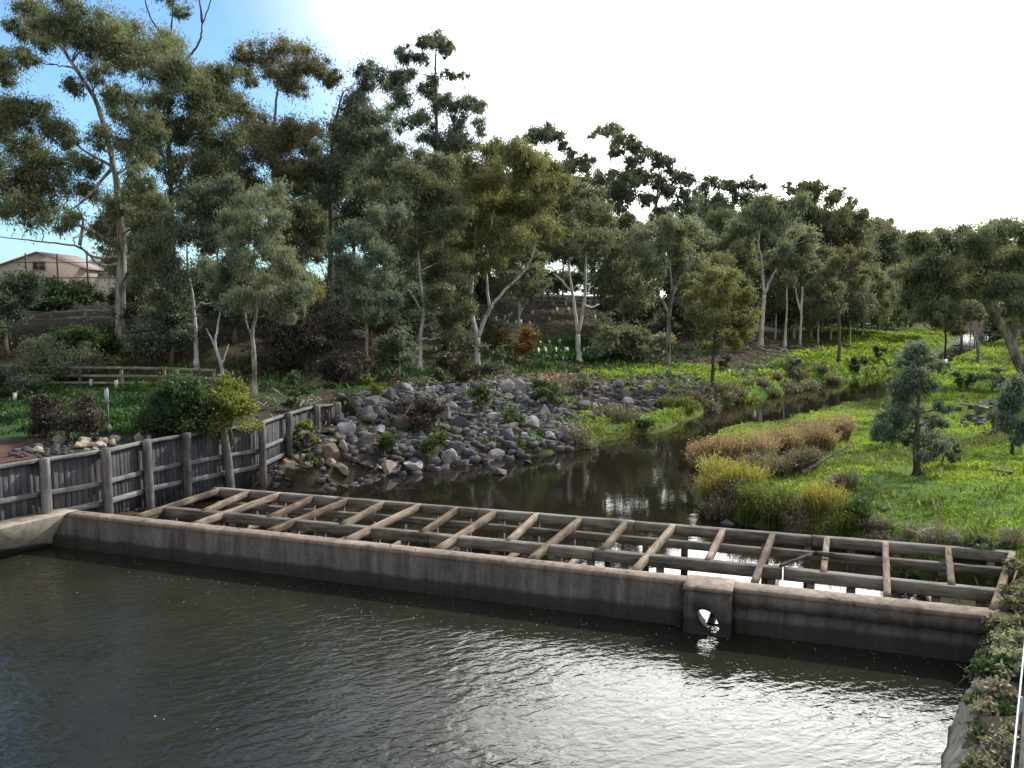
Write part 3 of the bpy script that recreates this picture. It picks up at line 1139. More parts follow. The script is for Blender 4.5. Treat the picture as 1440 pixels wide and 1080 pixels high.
def px_tree(base, D, trunk, rpx, clumps, leaf, bark, label, name="gum_tree", forks=(), bare=(), group="gum trees along the creek bank", lai=1.9,
            squash=.82, spread=.75, leafpx=4.3, droop=.9, sub=8, base_t=.5, cat="tree", twigs=3, fill=1.0, rs=1.16):
    """tree standing at its own distance; trunk and clumps given by where they are seen, then given depth"""
    if D is None:
        b = hit(*base)
        D = b[1]
    else:
        b = WD(base[0], base[1], D)
        b[2] = min(b[2], hz(b[0], b[1])) if abs(b[2] - hz(b[0], b[1])) < 3 else hz(b[0], b[1])
    px = PX(D)
    root = empty(name, b, label, cat, group)
    dep = {}

    def lift(u, v, dy):
        return WD(u, v, D + dy)
    mb = MB()
    sk, sr = [], []

    def limb(pts, r0, r1, dy0, dyv, kk=9, first=None):
        P = [lift(u, v, dy0 + dyv * i / max(1, len(pts) - 1)) for i, (u, v) in enumerate(pts)]
        if first is not None:
            P[0] = first
        P = spline(P, 6, px * .35)
        rad = (r1 + (r0 - r1) * (1 - np.linspace(0, 1, len(P))) ** 1.15) * px * .88
        if first is None:
            rad[0] *= 1.5
            rad[1] *= 1.22
        mb.tube(P, rad * (1 + rng.normal(0, .04, len(P))), kk, cap=True)
        sk.extend(list(P[len(P) // 5:]))
        sr.extend(list(rad[len(P) // 5:]))
        return P, rad
    tp = [(trunk[0][0], trunk[0][1])] + list(trunk[1:])
    P0, r0 = limb(tp, rpx, rpx * .22 if not forks else rpx * .8, 0, rng.uniform(-.6, .6), first=None)
    # root it: extend to below the ground
    foot = b.copy()
    foot[2] -= .4
    mb.tube([foot, P0[0] + (P0[1] - P0[0]) * .1], [rpx * px * 1.9, rpx * px * 1.5], 9, cap=False)
    for f in forks:
        st = lift(f[0][0], f[0][1], 0)
        j = int(np.argmin(np.linalg.norm(np.array(sk) - st, axis=1)))
        limb(f, min(rpx * .72, sr[j] / px * .95), max(1.0, rpx * .25), 0, rng.uniform(-1.2, 1.2), 7, first=np.array(sk[j]))
    for f in bare:
        st = lift(f[0][0], f[0][1], 0)
        j = int(np.argmin(np.linalg.norm(np.array(sk) - st, axis=1)))
        n0 = len(sk)
        limb(f, min(rpx * .4, 3.0), .8, 0, rng.uniform(-1, 1), 6, first=np.array(sk[j]))
    us = [c[0] for c in clumps]
    cl = []
    if clumps:
        half = (max(us) - min(us)) / 2 * px * spread
        cu = (max(us) + min(us)) / 2
        for (u, v, r) in clumps:
            e = (u - cu) / max(1, (max(us) - min(us)) / 2 + 10)
            lim = half * math.sqrt(max(0.05, 1 - .8 * e * e))
            dy = rng.uniform(-lim, lim)
            p = WD(u, v, D + dy)
            cl.append((p, r * rs * PX(D + dy)))
        branch_out(mb, sk, sr, cl, px, twigs=twigs)
        for (p, r) in list(cl):
            k = int(fill) + (1 if rng.random() < fill - int(fill) else 0)
            for _ in range(k):
                d = rng.normal(size=3)
                d /= np.linalg.norm(d)
                d[2] = -abs(d[2]) * .7 if rng.random() < .6 else d[2] * .5
                cl.append((p + d * r * rng.uniform(.6, 1.1), r * rng.uniform(.6, .85)))
    mb.build("trunk", M[bark], root, True)
    if cl:
        me = crown_mesh("crown", cl, leafpx * px, M[leaf], lai * 1.12, sub, squash, droop, .27, base_t)
        link("crown", me, root)
    return root


# ------------------------------------------------------------------ the trees that can be told apart
px_tree((172, 482), 52, [(172, 482), (169, 420), (172, 350), (168, 300), (160, 235), (138, 150), (105, 95), (80, 55)], 9,
        [(60, 35, 32), (100, 22, 34), (140, 40, 38), (185, 55, 38), (225, 72, 36), (252, 95, 28), (75, 60, 26), (125, 62, 30), (165, 78, 30), (215, 95, 30),
         (50, 15, 20), (35, 45, 18), (20, 200, 34), (60, 172, 30), (22, 255, 40), (70, 268, 38), (40, 300, 34), (88, 308, 24), (112, 232, 24), (55, 230, 34),
         (5, 160, 30), (18, 105, 24), (0, 85, 22), (35, 80, 22), (128, 268, 22), (90, 195, 22), (150, 195, 26), (188, 172, 32), (165, 132, 20), (-30, 240, 40), (-30, 150, 40), (150, 285, 22), (195, 255, 26), (205, 315, 26), (215, 285, 24), (180, 300, 20), (140, 322, 16), (135, 100, 20), (105, 120, 16), (200, 225, 22), (225, 345, 22), (205, 370, 20)],
        "leaf_olive", "bark_pale", "large leaning gum with flaking white bark and a wide flat crown at the left edge", fill=.9, rs=1.2, lai=1.35, twigs=6,
        bare=[[(170, 372), (140, 372), (112, 348), (60, 340), (0, 333)], [(168, 365), (135, 362), (112, 345)], [(112, 345), (117, 310), (106, 288)], [(160, 235), (110, 205), (95, 175)], [(158, 235), (120, 280), (90, 300)]])
px_tree((246, 445), 60, [(246, 445), (243, 380), (240, 250), (236, 180), (233, 110), (231, 60)], 6,
        [(220, 138, 30), (182, 150, 28), (265, 125, 32), (215, 180, 30), (255, 172, 34), (292, 185, 30), (200, 215, 28), (240, 225, 26), (302, 112, 26), (328, 104, 20),
         (278, 150, 30), (312, 150, 26), (240, -6, 20), (224, -14, 16), (254, 14, 14), (300, 230, 30), (270, 255, 28), (325, 200, 26)],
        "leaf_olive", "bark_dark", "tall thin dark gum topped by bare forked dead branches against the blue sky", fill=.9, rs=1.2, lai=1.35, twigs=6,
        bare=[[(232, 85), (228, 50), (212, 25), (200, -15)], [(232, 85), (240, 45), (244, 0)], [(233, 115), (262, 84), (280, 60), (285, 33), (301, -10)], [(285, 33), (280, -5)]])
px_tree((388, 378), 66, [(388, 378), (388, 300), (386, 240), (385, 180), (392, 120)], 6.5,
        [(345, 80, 18), (370, 74, 24), (400, 74, 24), (430, 84, 24), (455, 98, 18), (350, 105, 18), (420, 106, 24), (394, 108, 22), (345, 180, 34), (380, 190, 34), (420, 180, 30),
         (436, 192, 22), (360, 222, 30), (400, 232, 30), (332, 150, 22), (345, 250, 26), (470, 112, 14), (330, 290, 24), (420, 245, 18)],
        "leaf_brown", "bark_brown", "tall gum with a bare light brown lower trunk and a two-storey brownish crown", fill=.9, rs=1.22, lai=1.4, twigs=6)
px_tree((465, 440), 66, [(465, 440), (465, 370), (465, 300), (463, 250), (470, 180), (482, 130)], 5.5,
        [(450, 240, 26), (480, 232, 30), (502, 210, 26), (520, 100, 20), (512, 116, 16), (498, 150, 26), (488, 190, 26), (530, 175, 26), (545, 205, 24), (440, 215, 20), (470, 268, 22), (520, 245, 24), (548, 240, 22)],
        "leaf_dark", "bark_dark", "straight dark gum trunk rising from the bank top beneath a blackish crown", fill=.9, rs=1.22, lai=1.4, twigs=6,
        bare=[[(464, 330), (440, 335), (425, 345), (400, 328)], [(465, 310), (490, 300), (505, 285)]])
px_tree((604, 408), 80, [(604, 408), (606, 320), (612, 230), (614, 150), (612, 95), (614, 62)], 4.5,
        [(612, 54, 13), (600, 60, 11), (626, 66, 11), (574, 78, 14), (590, 86, 12), (564, 74, 9), (575, 103, 13), (614, 113, 12), (634, 105, 9), (651, 106, 6), (553, 126, 18), (570, 136, 17),
         (598, 130, 14), (626, 150, 15), (655, 150, 17), (673, 152, 11), (674, 180, 14), (642, 180, 19), (602, 168, 17), (580, 170, 15), (630, 202, 19), (662, 202, 17), (602, 197, 15),
         (548, 150, 13), (633, 70, 8), (560, 175, 13)],
        "leaf_dark", "bark_brown", "tallest gum in the middle with separate rounded leaf tufts standing clear of the canopy", lai=1.6, fill=.6, rs=1.4)
px_tree((276, 517), None, [(276, 517), (275, 470), (271, 420), (264, 370), (262, 320)], 4.2,
        [(270, 300, 26), (240, 322, 26), (302, 332, 24), (232, 368, 24), (256, 388, 26), (292, 380, 24), (226, 420, 18), (250, 430, 20), (302, 300, 26), (215, 335, 22), (285, 270, 24), (320, 265, 22), (315, 420, 16), (235, 450, 16), (195, 400, 18), (205, 440, 16)],
        "leaf_dark", "bark_white", "slim pale gum with hanging dark leaves left of the crooked trunk", droop=1.2, lai=1.7)
px_tree((314, 552), None, [(314, 552), (311, 515), (303, 487), (306, 462), (312, 420)], 3.6, [(312, 402, 20), (322, 430, 18), (332, 362, 22), (318, 380, 18)],
        "leaf_dark", "bark_white", "crooked bleached slender trunk behind the yellow bush on the retaining wall", bare=[[(303, 487), (296, 474), (290, 462)], [(311, 515), (318, 496), (322, 484)]], droop=1.2)
px_tree((358, 560), None, [(358, 560), (357, 500), (355, 470), (360, 440), (356, 400), (358, 340)], 4.4,
        [(350, 330, 26), (382, 350, 24), (340, 370, 24), (366, 395, 24), (392, 305, 22), (356, 290, 24), (380, 420, 20), (346, 420, 18), (402, 410, 20), (420, 425, 17), (385, 270, 22), (410, 380, 20), (330, 310, 20), (395, 440, 18), (430, 405, 16)],
        "leaf_grey", "bark_pale", "grey-green gum with a forked pale trunk right of the crooked bare trunk", droop=1.3, lai=1.7, bare=[[(356, 475), (347, 455), (345, 440)]])
px_tree((515, 542), None, [(515, 542), (516, 480), (515, 430), (512, 370), (512, 320)], 3.0,
        [(505, 330, 22), (530, 350, 22), (490, 370, 22), (515, 390, 24), (545, 390, 20), (500, 420, 20), (530, 300, 22), (480, 400, 18), (475, 345, 18), (550, 420, 18), (530, 440, 16)],
        "leaf_teal", "bark_pale", "slender straight gum with bluish leaves above the dark shrubs", lai=1.7)
px_tree((590, 522), None, [(590, 522), (592, 470), (596, 430), (590, 380), (585, 320)], 4.0,
        [(585, 262, 30), (560, 282, 26), (620, 272, 30), (550, 322, 26), (600, 322, 28), (640, 312, 26), (570, 362, 24), (620, 370, 26), (642, 402, 24), (650, 442, 22), (560, 402, 20), (612, 422, 24),
         (636, 470, 18), (600, 226, 22), (570, 242, 22), (530, 270, 22), (540, 300, 20), (625, 235, 20)],
        "leaf_olive", "bark_white", "bushy gum with a short white trunk left of the widely forked gum", bare=[[(592, 462), (605, 455), (620, 448)], [(594, 440), (580, 415), (572, 405)]])
px_tree((671, 517), None, [(671, 517), (671, 495), (672, 475)], 5.2,
        [(690, 215, 24), (720, 215, 26), (745, 226, 26), (700, 250, 30), (740, 256, 30), (670, 252, 24), (775, 240, 22), (790, 262, 20), (710, 290, 30), (750, 296, 28), (680, 290, 26), (660, 322, 24),
         (702, 332, 26), (730, 342, 24), (770, 322, 24), (650, 282, 22), (642, 346, 20), (690, 370, 20), (652, 380, 20), (655, 235, 20), (760, 285, 22)],
        "leaf_yellow", "bark_white", "widely forked white gum with a broad yellowish olive crown",
        forks=[[(672, 475), (662, 432), (664, 400), (668, 340), (675, 290)], [(672, 475), (686, 440), (706, 412), (740, 377), (758, 330)], [(688, 436), (684, 380), (690, 320), (700, 270)]], lai=1.7)
px_tree((815, 510), None, [(815, 510), (813, 490), (813, 470)], 4.8,
        [(800, 290, 24), (830, 300, 22), (790, 320, 22), (820, 340, 24), (846, 332, 20), (770, 340, 20), (800, 266, 20), (850, 300, 16), (835, 272, 16), (790, 352, 18), (760, 310, 16), (780, 285, 18)],
        "leaf_olive", "bark_white", "white gum forked low into two upright stems, growing by the white tree guards",
        forks=[[(813, 470), (806, 420), (800, 370), (806, 330)], [(813, 470), (822, 420), (824, 370), (826, 330)], [(804, 412), (790, 395), (778, 385)], [(822, 425), (832, 432), (842, 428)]], lai=1.5)
px_tree((848, 420), 106, [(848, 420), (853, 350), (856, 280), (859, 215)], 4.2,
        [(845, 186, 12), (860, 184, 14), (880, 194, 13), (866, 210, 13), (892, 206, 12), (850, 268, 16), (840, 250, 15), (872, 250, 16), (822, 228, 14), (802, 232, 16), (815, 260, 15), (835, 290, 14)],
        "leaf_grey", "bark_pale", "tall pale-trunked gum standing at the back behind the twin-stemmed white gum", lai=1.6, rs=1.3)
px_tree((760, 408), 104, [(760, 408), (764, 320), (768, 215)], 3.2,
        [(780, 190, 14), (752, 190, 13), (766, 184, 13), (737, 196, 8), (792, 200, 9), (765, 230, 16), (785, 240, 14), (800, 215, 9), (745, 225, 14)],
        "leaf_dark", "bark_pale", "gum whose small umbrella top stands on the skyline right of the tallest gum", lai=1.5, rs=1.3)
px_tree((903, 400), 104, [(903, 400), (908, 350), (918, 310), (926, 270), (932, 230)], 3.8,
        [(900, 215, 15), (920, 224, 16), (940, 235, 16), (956, 250, 15), (967, 270, 13), (915, 250, 17), (890, 250, 17), (940, 266, 17), (880, 276, 16), (910, 282, 17), (950, 290, 16), (930, 302, 14),
         (870, 266, 12), (977, 286, 11), (886, 230, 11), (870, 290, 14)],
        "leaf_dark", "bark_brown", "dark domed gum on the skyline right of the thin umbrella-topped gum", lai=1.6, rs=1.3)
px_tree((939, 515), None, [(939, 515), (940, 470), (941, 440)], 4.0,
        [(900, 350, 20), (930, 340, 22), (960, 346, 20), (880, 370, 16), (915, 375, 18), (950, 376, 18), (985, 370, 16), (940, 312, 18), (970, 322, 18), (910, 322, 18), (890, 395, 12), (970, 395, 14), (895, 335, 16)],
        "leaf_grey", "bark_pale", "grey-green gum with a pale trunk forking in a wide V beside the small conical gum",
        forks=[[(941, 440), (925, 415), (905, 395), (892, 372)], [(941, 440), (948, 410), (960, 385), (972, 358)], [(941, 445), (944, 400), (940, 350)]], lai=1.6)
px_tree((1001, 550), None, [(1001, 550), (1004, 490), (1007, 440), (1012, 380)], 3.0,
        [(1010, 368, 16), (1000, 388, 18), (1025, 390, 18), (985, 414, 18), (1015, 418, 22), (1045, 420, 17), (975, 440, 16), (1000, 448, 18), (1035, 450, 19), (1056, 440, 12), (990, 468, 15), (1026, 474, 15), (1050, 470, 12), (1003, 485, 11)],
        "leaf_yellow", "bark_dark", "small conical gum with a thin stem blackened at the foot, on the waterside grass", lai=1.6, name="young_gum_tree")
px_tree((1069, 492), None, [(1069, 492), (1073, 440), (1074, 415)], 3.6,
        [(1060, 300, 20), (1090, 310, 22), (1120, 326, 20), (1040, 322, 18), (1076, 282, 18), (1110, 292, 20), (1132, 350, 15), (1100, 352, 14), (1050, 345, 13), (1142, 332, 14), (1028, 340, 14)],
        "leaf_grey", "bark_white", "tall white gum forked into a Y with the tallest fork in the right-hand grove",
        forks=[[(1074, 415), (1072, 370), (1066, 340), (1074, 305)], [(1074, 415), (1088, 385), (1100, 365), (1106, 325)]], lai=1.8)
px_tree((1103, 492), None, [(1103, 492), (1106, 440), (1108, 370)], 2.4, [(1108, 352, 16), (1120, 372, 14), (1096, 368, 12), (1125, 345, 14), (1112, 395, 11)], "leaf_olive", "bark_white",
        "slim straight white trunk just right of the Y-forked gum")
px_tree((1125, 488), None, [(1125, 488), (1127, 430), (1130, 380)], 1.9, [(1130, 372, 14), (1142, 385, 13), (1120, 392, 12)], "leaf_dark", "bark_white",
        "thin white stem between the slim straight trunk and the grass-edge gum", forks=[[(1126, 440), (1120, 415), (1118, 395)]])
px_tree((1179, 510), None, [(1179, 510), (1180, 470), (1180, 436)], 2.8,
        [(1160, 385, 14), (1180, 370, 15), (1200, 366, 15), (1212, 356, 12), (1205, 395, 13), (1170, 402, 11), (1216, 385, 10), (1190, 350, 12), (1150, 375, 10)],
        "leaf_brown", "bark_brown", "single gum with a V fork standing alone on the bright grass", forks=[[(1180, 436), (1172, 415), (1160, 392)], [(1180, 436), (1190, 415), (1201, 380)]], lai=1.7)
px_tree((1160, 462), 140, [(1160, 462), (1156, 380), (1155, 300)], 3.2,
        [(1110, 266, 12), (1130, 270, 18), (1150, 266, 18), (1175, 280, 18), (1196, 291, 16), (1140, 296, 24), (1170, 310, 24), (1200, 312, 19), (1120, 300, 17), (1150, 340, 24), (1190, 342, 22), (1212, 302, 12), (1165, 375, 20), (1125, 330, 18)],
        "leaf_olive", "bark_dark", "broad domed gum highest on the right-hand skyline", lai=2.2)
px_tree((1035, 462), 136, [(1035, 462), (1032, 380), (1030, 275)], 3.0,
        [(1000, 256, 15), (1025, 260, 15), (1050, 256, 13), (1040, 276, 15), (1010, 285, 17), (1060, 281, 15), (985, 276, 12), (1020, 310, 18), (1050, 310, 17), (990, 305, 15), (970, 300, 12), (1072, 262, 8)],
        "leaf_dark", "bark_dark", "dark ragged gum on the skyline just left of the broad dome", lai=1.6, rs=1.3)
px_tree((1250, 455), 190, [(1250, 455), (1251, 400), (1250, 340)], 3.0,
        [(1230, 320, 16), (1250, 330, 16), (1240, 350, 20), (1270, 336, 15), (1265, 365, 20), (1230, 380, 20), (1290, 342, 11), (1286, 370, 18), (1250, 400, 20), (1222, 350, 16), (1285, 405, 18), (1225, 415, 18), (1265, 425, 16)],
        "leaf_olive", "bark_dark", "distant olive gum on the skyline beside the far bend of the creek", lai=2.2)
px_tree((1448, 545), 62, [(1448, 545), (1430, 502), (1416, 470), (1400, 445), (1384, 418)], 8.5,
        [(1290, 345, 22), (1320, 345, 24), (1350, 336, 24), (1380, 336, 24), (1410, 326, 24), (1436, 330, 22), (1300, 375, 24), (1340, 376, 28), (1380, 376, 28), (1420, 370, 28), (1290, 410, 20), (1325, 410, 24),
         (1365, 408, 24), (1402, 405, 22), (1436, 408, 24), (1308, 438, 16), (1340, 436, 16), (1440, 445, 20), (1278, 380, 15), (1455, 380, 28), (1470, 430, 30), (1480, 350, 30), (1500, 400, 30)],
        "leaf_olive", "bark_pale", "leaning pale-trunked gum with a heavy crown at the right edge", forks=[[(1424, 490), (1428, 455), (1418, 420), (1420, 380)], [(1400, 445), (1392, 430), (1394, 400)]], lai=2.1, fill=1.8, rs=1.25)
px_tree((1376, 512), None, [(1376, 512), (1375, 495), (1374, 480)], 2.6, [(1365, 444, 13), (1381, 443, 12), (1372, 432, 12), (1356, 436, 10)], "leaf_brown", "bark_pale",
        "thin forked small gum beside the far water, left of the leaning gum", forks=[[(1374, 480), (1368, 466), (1362, 450)], [(1374, 480), (1377, 462), (1378, 446)]])
px_tree((1290, 668), None, [(1290, 668), (1288, 630), (1290, 600), (1292, 560), (1294, 505)], 6.0,
        [(1290, 492, 17), (1276, 512, 20), (1304, 512, 17), (1266, 542, 20), (1300, 548, 22), (1284, 578, 24), (1256, 588, 22), (1314, 588, 18), (1248, 610, 17), (1275, 614, 16), (1310, 622, 18), (1332, 622, 12), (1238, 600, 14),
         (1324, 572, 12), (1298, 642, 10), (1268, 562, 18), (1290, 530, 20)],
        "leaf_teal", "bark_dark", "bushy blue-green young gum standing on the sunny grass right of the creek", name="young_gum_tree", leafpx=6.0, lai=1.9, group="young gums on the grass")
px_tree((1424, 640), None, [(1424, 640), (1423, 610), (1424, 570)], 3.2,
        [(1425, 542, 17), (1418, 568, 18), (1440, 560, 22), (1424, 596, 16), (1442, 598, 18), (1410, 588, 12), (1432, 620, 10)],
        "leaf_teal", "bark_dark", "smaller blue-green sapling at the right edge above the dark rocks", name="young_gum_tree", leafpx=5.5, group="young gums on the grass")

# ------------------------------------------------------------------ filler forest: prototypes copied


def proto_tree(h, cr, nclump, leaf, bark, seed, lean=0.0, L=.42, open_=.35, r0=.17):
    st = np.random.default_rng(seed)
    top = np.array([lean * h, st.normal(0, .03) * h, h])
    tr = spline([(0, 0, -.4), (lean * h * .2, 0, h * .3), (lean * h * .6, st.normal(0, .02) * h, h * .6), top * .93], 5, .03)
    mb = MB()
    rad = np.linspace(r0, r0 * .25, len(tr))
    mb.tube(tr, rad, 8)
    cl = []
    for i in range(nclump):
        t = open_ + (1 - open_) * ((i + .5) / nclump)
        a = i * 2.4 + st.uniform(-.5, .5)
        prof = math.sin(math.pi * min(1, (t - open_) / (1 - open_) * .8 + .18)) ** .7
        rr = cr * prof * st.uniform(.45, 1.0)
        c = np.array([lean * h * t + rr * math.cos(a), rr * math.sin(a), h * t + st.uniform(-.3, .3)])
        cl.append((c, cr * st.uniform(.32, .50)))
    cl.append((top, cr * .42))
    branch_out(mb, list(tr[4:]), list(rad[4:]), cl, .05)
    return mb.mesh("trunk", M[bark], True), crown_mesh("crown", cl, L, M[leaf], 2.1, 6, .82, .8, .32)


protos = [
    proto_tree(17, 4.9, 34, "leaf_olive", "bark_pale", 1, .03, L=.36),
    proto_tree(14, 4.2, 30, "leaf_dark", "bark_brown", 2, -.05, L=.36),
    proto_tree(20, 5.2, 36, "leaf_dark", "bark_pale", 3, .06, L=.38),
    proto_tree(12, 4.0, 28, "leaf_grey", "bark_white", 4, .0, L=.38),
    proto_tree(15, 4.6, 30, "leaf_brown", "bark_dark", 5, -.03, L=.36),
    proto_tree(10, 3.8, 24, "leaf_olive", "bark_white", 6, .05, L=.31, open_=.25),
]


def put_tree(k, x, y, s, label, group, rz=None, base=None):
    root = empty("gum_tree", (x, y, (hz(x, y) if base is None else base)), label, "tree", group)
    tm, cm = protos[k]
    rz = random.uniform(0, 6.28) if rz is None else rz
    for nm, me in (("trunk", tm), ("crown", cm)):
        o = bpy.data.objects.new(nm, me)
        COL.objects.link(o)
        o.parent = root
    root.rotation_euler = (0, 0, rz)
    root.scale = (s, s, s)
    return root


def tree_at(u, D, vtop, k, label, group):
    """filler tree in column u at distance D whose top is seen at vtop"""
    x = (u - 720) / F * D
    z0 = hz(x, D)
    ztop = HC + (430 - vtop) / F * D
    hgt = [17, 14, 20, 12, 15, 10][k] * 1.06
    put_tree(k, x, D, max(.35, (ztop - z0) / hgt), label, group)


LB = "gum in the dense back row of the forest, crown merging with its neighbours"
GB = "gums massed in the back row"
for (u, D, vt, k) in [(205, 80, 270, 5), (310, 86, 200, 2), (420, 88, 240, 0), (500, 88, 165, 1), (545, 90, 215, 2),
                      (590, 92, 240, 4), (640, 94, 230, 0), (690, 96, 235, 1), (740, 100, 240, 3), (790, 104, 250, 2), (835, 110, 285, 0), (880, 112, 300, 4), (925, 116, 300, 1), (970, 118, 300, 2), (1015, 122, 300, 0),
                      (985, 150, 290, 4), (1060, 128, 290, 2), (1100, 134, 300, 1), (1145, 150, 300, 0), (1185, 156, 305, 2), (1215, 170, 310, 4), (1240, 210, 330, 0), (1275, 230, 335, 2), (1300, 250, 345, 1), (1330, 270, 345, 0),
                      (1365, 290, 340, 2), (1400, 300, 340, 0), (1440, 310, 335, 4), (1480, 280, 330, 2), (1350, 430, 372, 0), (1385, 440, 372, 2), (1415, 430, 366, 1), (1325, 400, 365, 4), (1300, 200, 350, 0), (1262, 180, 330, 4), (1430, 240, 345, 1), (1405, 350, 360, 0), (1370, 360, 365, 1), (1460, 200, 330, 0), (1500, 150, 320, 2), (1560, 120, 300, 0), (1235, 160, 325, 1), (1170, 140, 305, 4), (1120, 142, 290, 1), (1080, 140, 285, 3), (1010, 134, 285, 1), (1200, 190, 318, 0), (1330, 120, 365, 4), (1470, 110, 330, 1)]:
    tree_at(u, D, vt, k, LB, GB)
LM = "slim gum in the shaded middle of the forest, its trunk half hidden by shrubs"
GM = "gums in the shaded middle of the forest"
for (u, D, vt, k) in [(425, 70, 290, 5), (555, 76, 300, 3), (635, 80, 330, 5), (730, 86, 330, 3), (875, 92, 330, 5), (985, 100, 330, 3), (1030, 104, 350, 5), (1140, 112, 350, 5), (1155, 118, 360, 3), (1205, 124, 370, 5), (1225, 140, 380, 3), (215, 66, 340, 3)]:
    tree_at(u, D, vt, k, LM, GM)
LW = "thin pale trunk among the many in the shaded right-hand grove"
for (u, D, vt, k) in [(1090, 106, 355, 3), (1116, 108, 360, 5), (1150, 106, 375, 3), (1168, 112, 370, 5), (1195, 110, 375, 3), (1213, 118, 380, 5), (1236, 128, 385, 3), (1258, 150, 395, 5)]:
    tree_at(u, D, vt, k, LW, "thin trunks of the right-hand grove")

# ------------------------------------------------------------------ shrubs


def shrub(u, v, wpx, hpx, leaf, label, name="shrub", D=None, zb=None, lai=2.0, leafpx=4.5, group=None, n=None, droop=.3, rock=0.0, cat="shrub", base_t=.5, wid=.4):
    b = hit(u, v) if D is None else None
    if D is not None:
        x = (u - 720) / F * D
        b = np.array([x, D, hz(x, D) if zb is None else zb])
    D = b[1]
    px = PX(D)
    root = empty(name, b, label, cat, group)
    w, h = wpx * px / 2, hpx * px
    n = n or max(5, int(wpx / 9))
    cl = []
    for i in range(n):
        a = rng.uniform(0, 6.28)
        rr = math.sqrt(rng.random()) * .75
        hh = h * (rng.uniform(.22, .88) * (1 - .45 * rr * rr))
        cl.append((b + np.array([w * rr * math.cos(a), w * .8 * rr * math.sin(a), hh]), min(w, h) * rng.uniform(.32, .48)))
    mb = MB()
    sk = [b + np.array([0, 0, -.15]), b + np.array([0, 0, h * .12]), b + np.array([.05 * w, 0, h * .3])]
    mb.tube(sk, [.05 * h, .04 * h, .02 * h], 6)
    branch_out(mb, sk, [.05 * h, .04 * h, .02 * h], cl, px * .6, twigs=2)
    mb.build("stem", M["bark_brown"], root, True)
    link("foliage", crown_mesh("foliage", cl, leafpx * px, M[leaf], lai, 6, .8, droop, wid, base_t), root)
    return root


def blades(name, centers, spreads, heights, nper, wid, mat, parent=None, tints=None, splay=.5, fluff=0):
    """arching blades from each centre: two-segment tapering strips"""
    Vs, Ts = [], []
    for c, s, h, n, t in zip(centers, spreads, heights, nper, tints):
        n = int(n)
        a = rng.uniform(0, 6.283, n)
        r = s * np.sqrt(rng.random(n))
        p = np.stack([c[0] + r * np.cos(a) * .55, c[1] + r * np.sin(a) * .55, np.full(n, c[2]) - .03], -1)
        dirv = np.stack([np.cos(a), np.sin(a)], -1)
        hh = h * (.55 + .6 * rng.random(n)) * (1 - .25 * (r / (s + 1e-6)) ** 2)
        out = splay * (.2 + .8 * (r / (s + 1e-6))) * (.5 + rng.random(n))
        m = p.copy()
        m[:, :2] += dirv * (hh * out * .35)[:, None]
        m[:, 2] += hh * .62
        e = p.copy()
        e[:, :2] += dirv * (hh * out * 1.0)[:, None] + rng.normal(0, .05, (n, 2)) * hh[:, None]
        e[:, 2] += hh * (1 - .25 * out)
        ph = rng.uniform(0, 6.283, n)
        sd = np.stack([np.cos(ph), np.sin(ph), np.zeros(n)], -1) * (wid * (.6 + .8 * rng.random(n)))[:, None] * .5
        q = np.stack([p - sd, p + sd, m + sd * .8, e, m - sd * .8], 1)
        Vs.append(q.reshape(-1, 3))
        Ts.append(np.repeat(np.clip(t + rng.normal(0, .2, n), 0, 1), 5))
    V = np.concatenate(Vs)
    i = np.arange(len(V) // 5)[:, None] * 5
    Q = i + np.array([[0, 1, 2, 4]])
    T = i + np.array([[4, 2, 3]])
    if fluff:
        # small leaves and seed heads along the upper half of the stems
        B = V.reshape(-1, 5, 3)
        pick = rng.integers(0, len(B), int(len(B) * fluff))
        tq = rng.uniform(.0, 1.1, len(pick))[:, None]
        mid = (B[pick, 2] + B[pick, 4]) / 2
        c = mid * (1 - tq) + B[pick, 3] * tq + rng.normal(0, wid * 2.0, (len(pick), 3))
        Lf, Qf, Tf = leaves(c, [wid] * len(c), [1] * len(c), wid * 2.6, .45, 1, -.2, .5, rng.uniform(.15, .9, len(c)))
        Q = np.vstack([Q, Qf + len(V)])
        V = np.vstack([V, Lf])
        Ts.append(Tf)
    return link(name, mesh_np(name, V, [Q, T], mat, tint=np.concatenate(Ts)), parent)


def reed(u, v, wpx, hpx, mat, label, name="reed_clump", cat="reeds", group=None, n=420, splay=.45, wpx_blade=1.2, fluff=1.6):
    b = hit(u, v)
    px = PX(b[1])
    hpx *= 1.15
    cs = []
    k = max(4, int(wpx / 10))
    for _ in range(k):
        a = rng.uniform(0, 6.28)
        rr = math.sqrt(rng.random()) * wpx * px * .42
        x, y = b[0] + rr * math.cos(a), b[1] + rr * math.sin(a) * .9
        cs.append((x, y, hz(x, y)))
    o = blades(name, cs, [wpx * px * .30] * k, [hpx * px * rng.uniform(.75, 1.15) for _ in range(k)], [n / k] * k, wpx_blade * px, M[mat], None, [.5 + rng.normal(0, .15) for _ in range(k)], splay, fluff)
    tag(o, label, cat, group)
    return o


# big mixed bush over the retaining wall
shrub(246, 612, 128, 108, "leaf_green", "big dark green bush leaning over the timber retaining wall", D=29.9, zb=2.0, n=34, leafpx=5.0, lai=2.2, base_t=.35)
shrub(320, 625, 108, 100, "leaf_bright", "yellow-green sunlit bush spilling over the retaining wall beside the dark green bush", D=30.5, zb=2.05, n=26, leafpx=5.0, lai=2.0, base_t=.55)
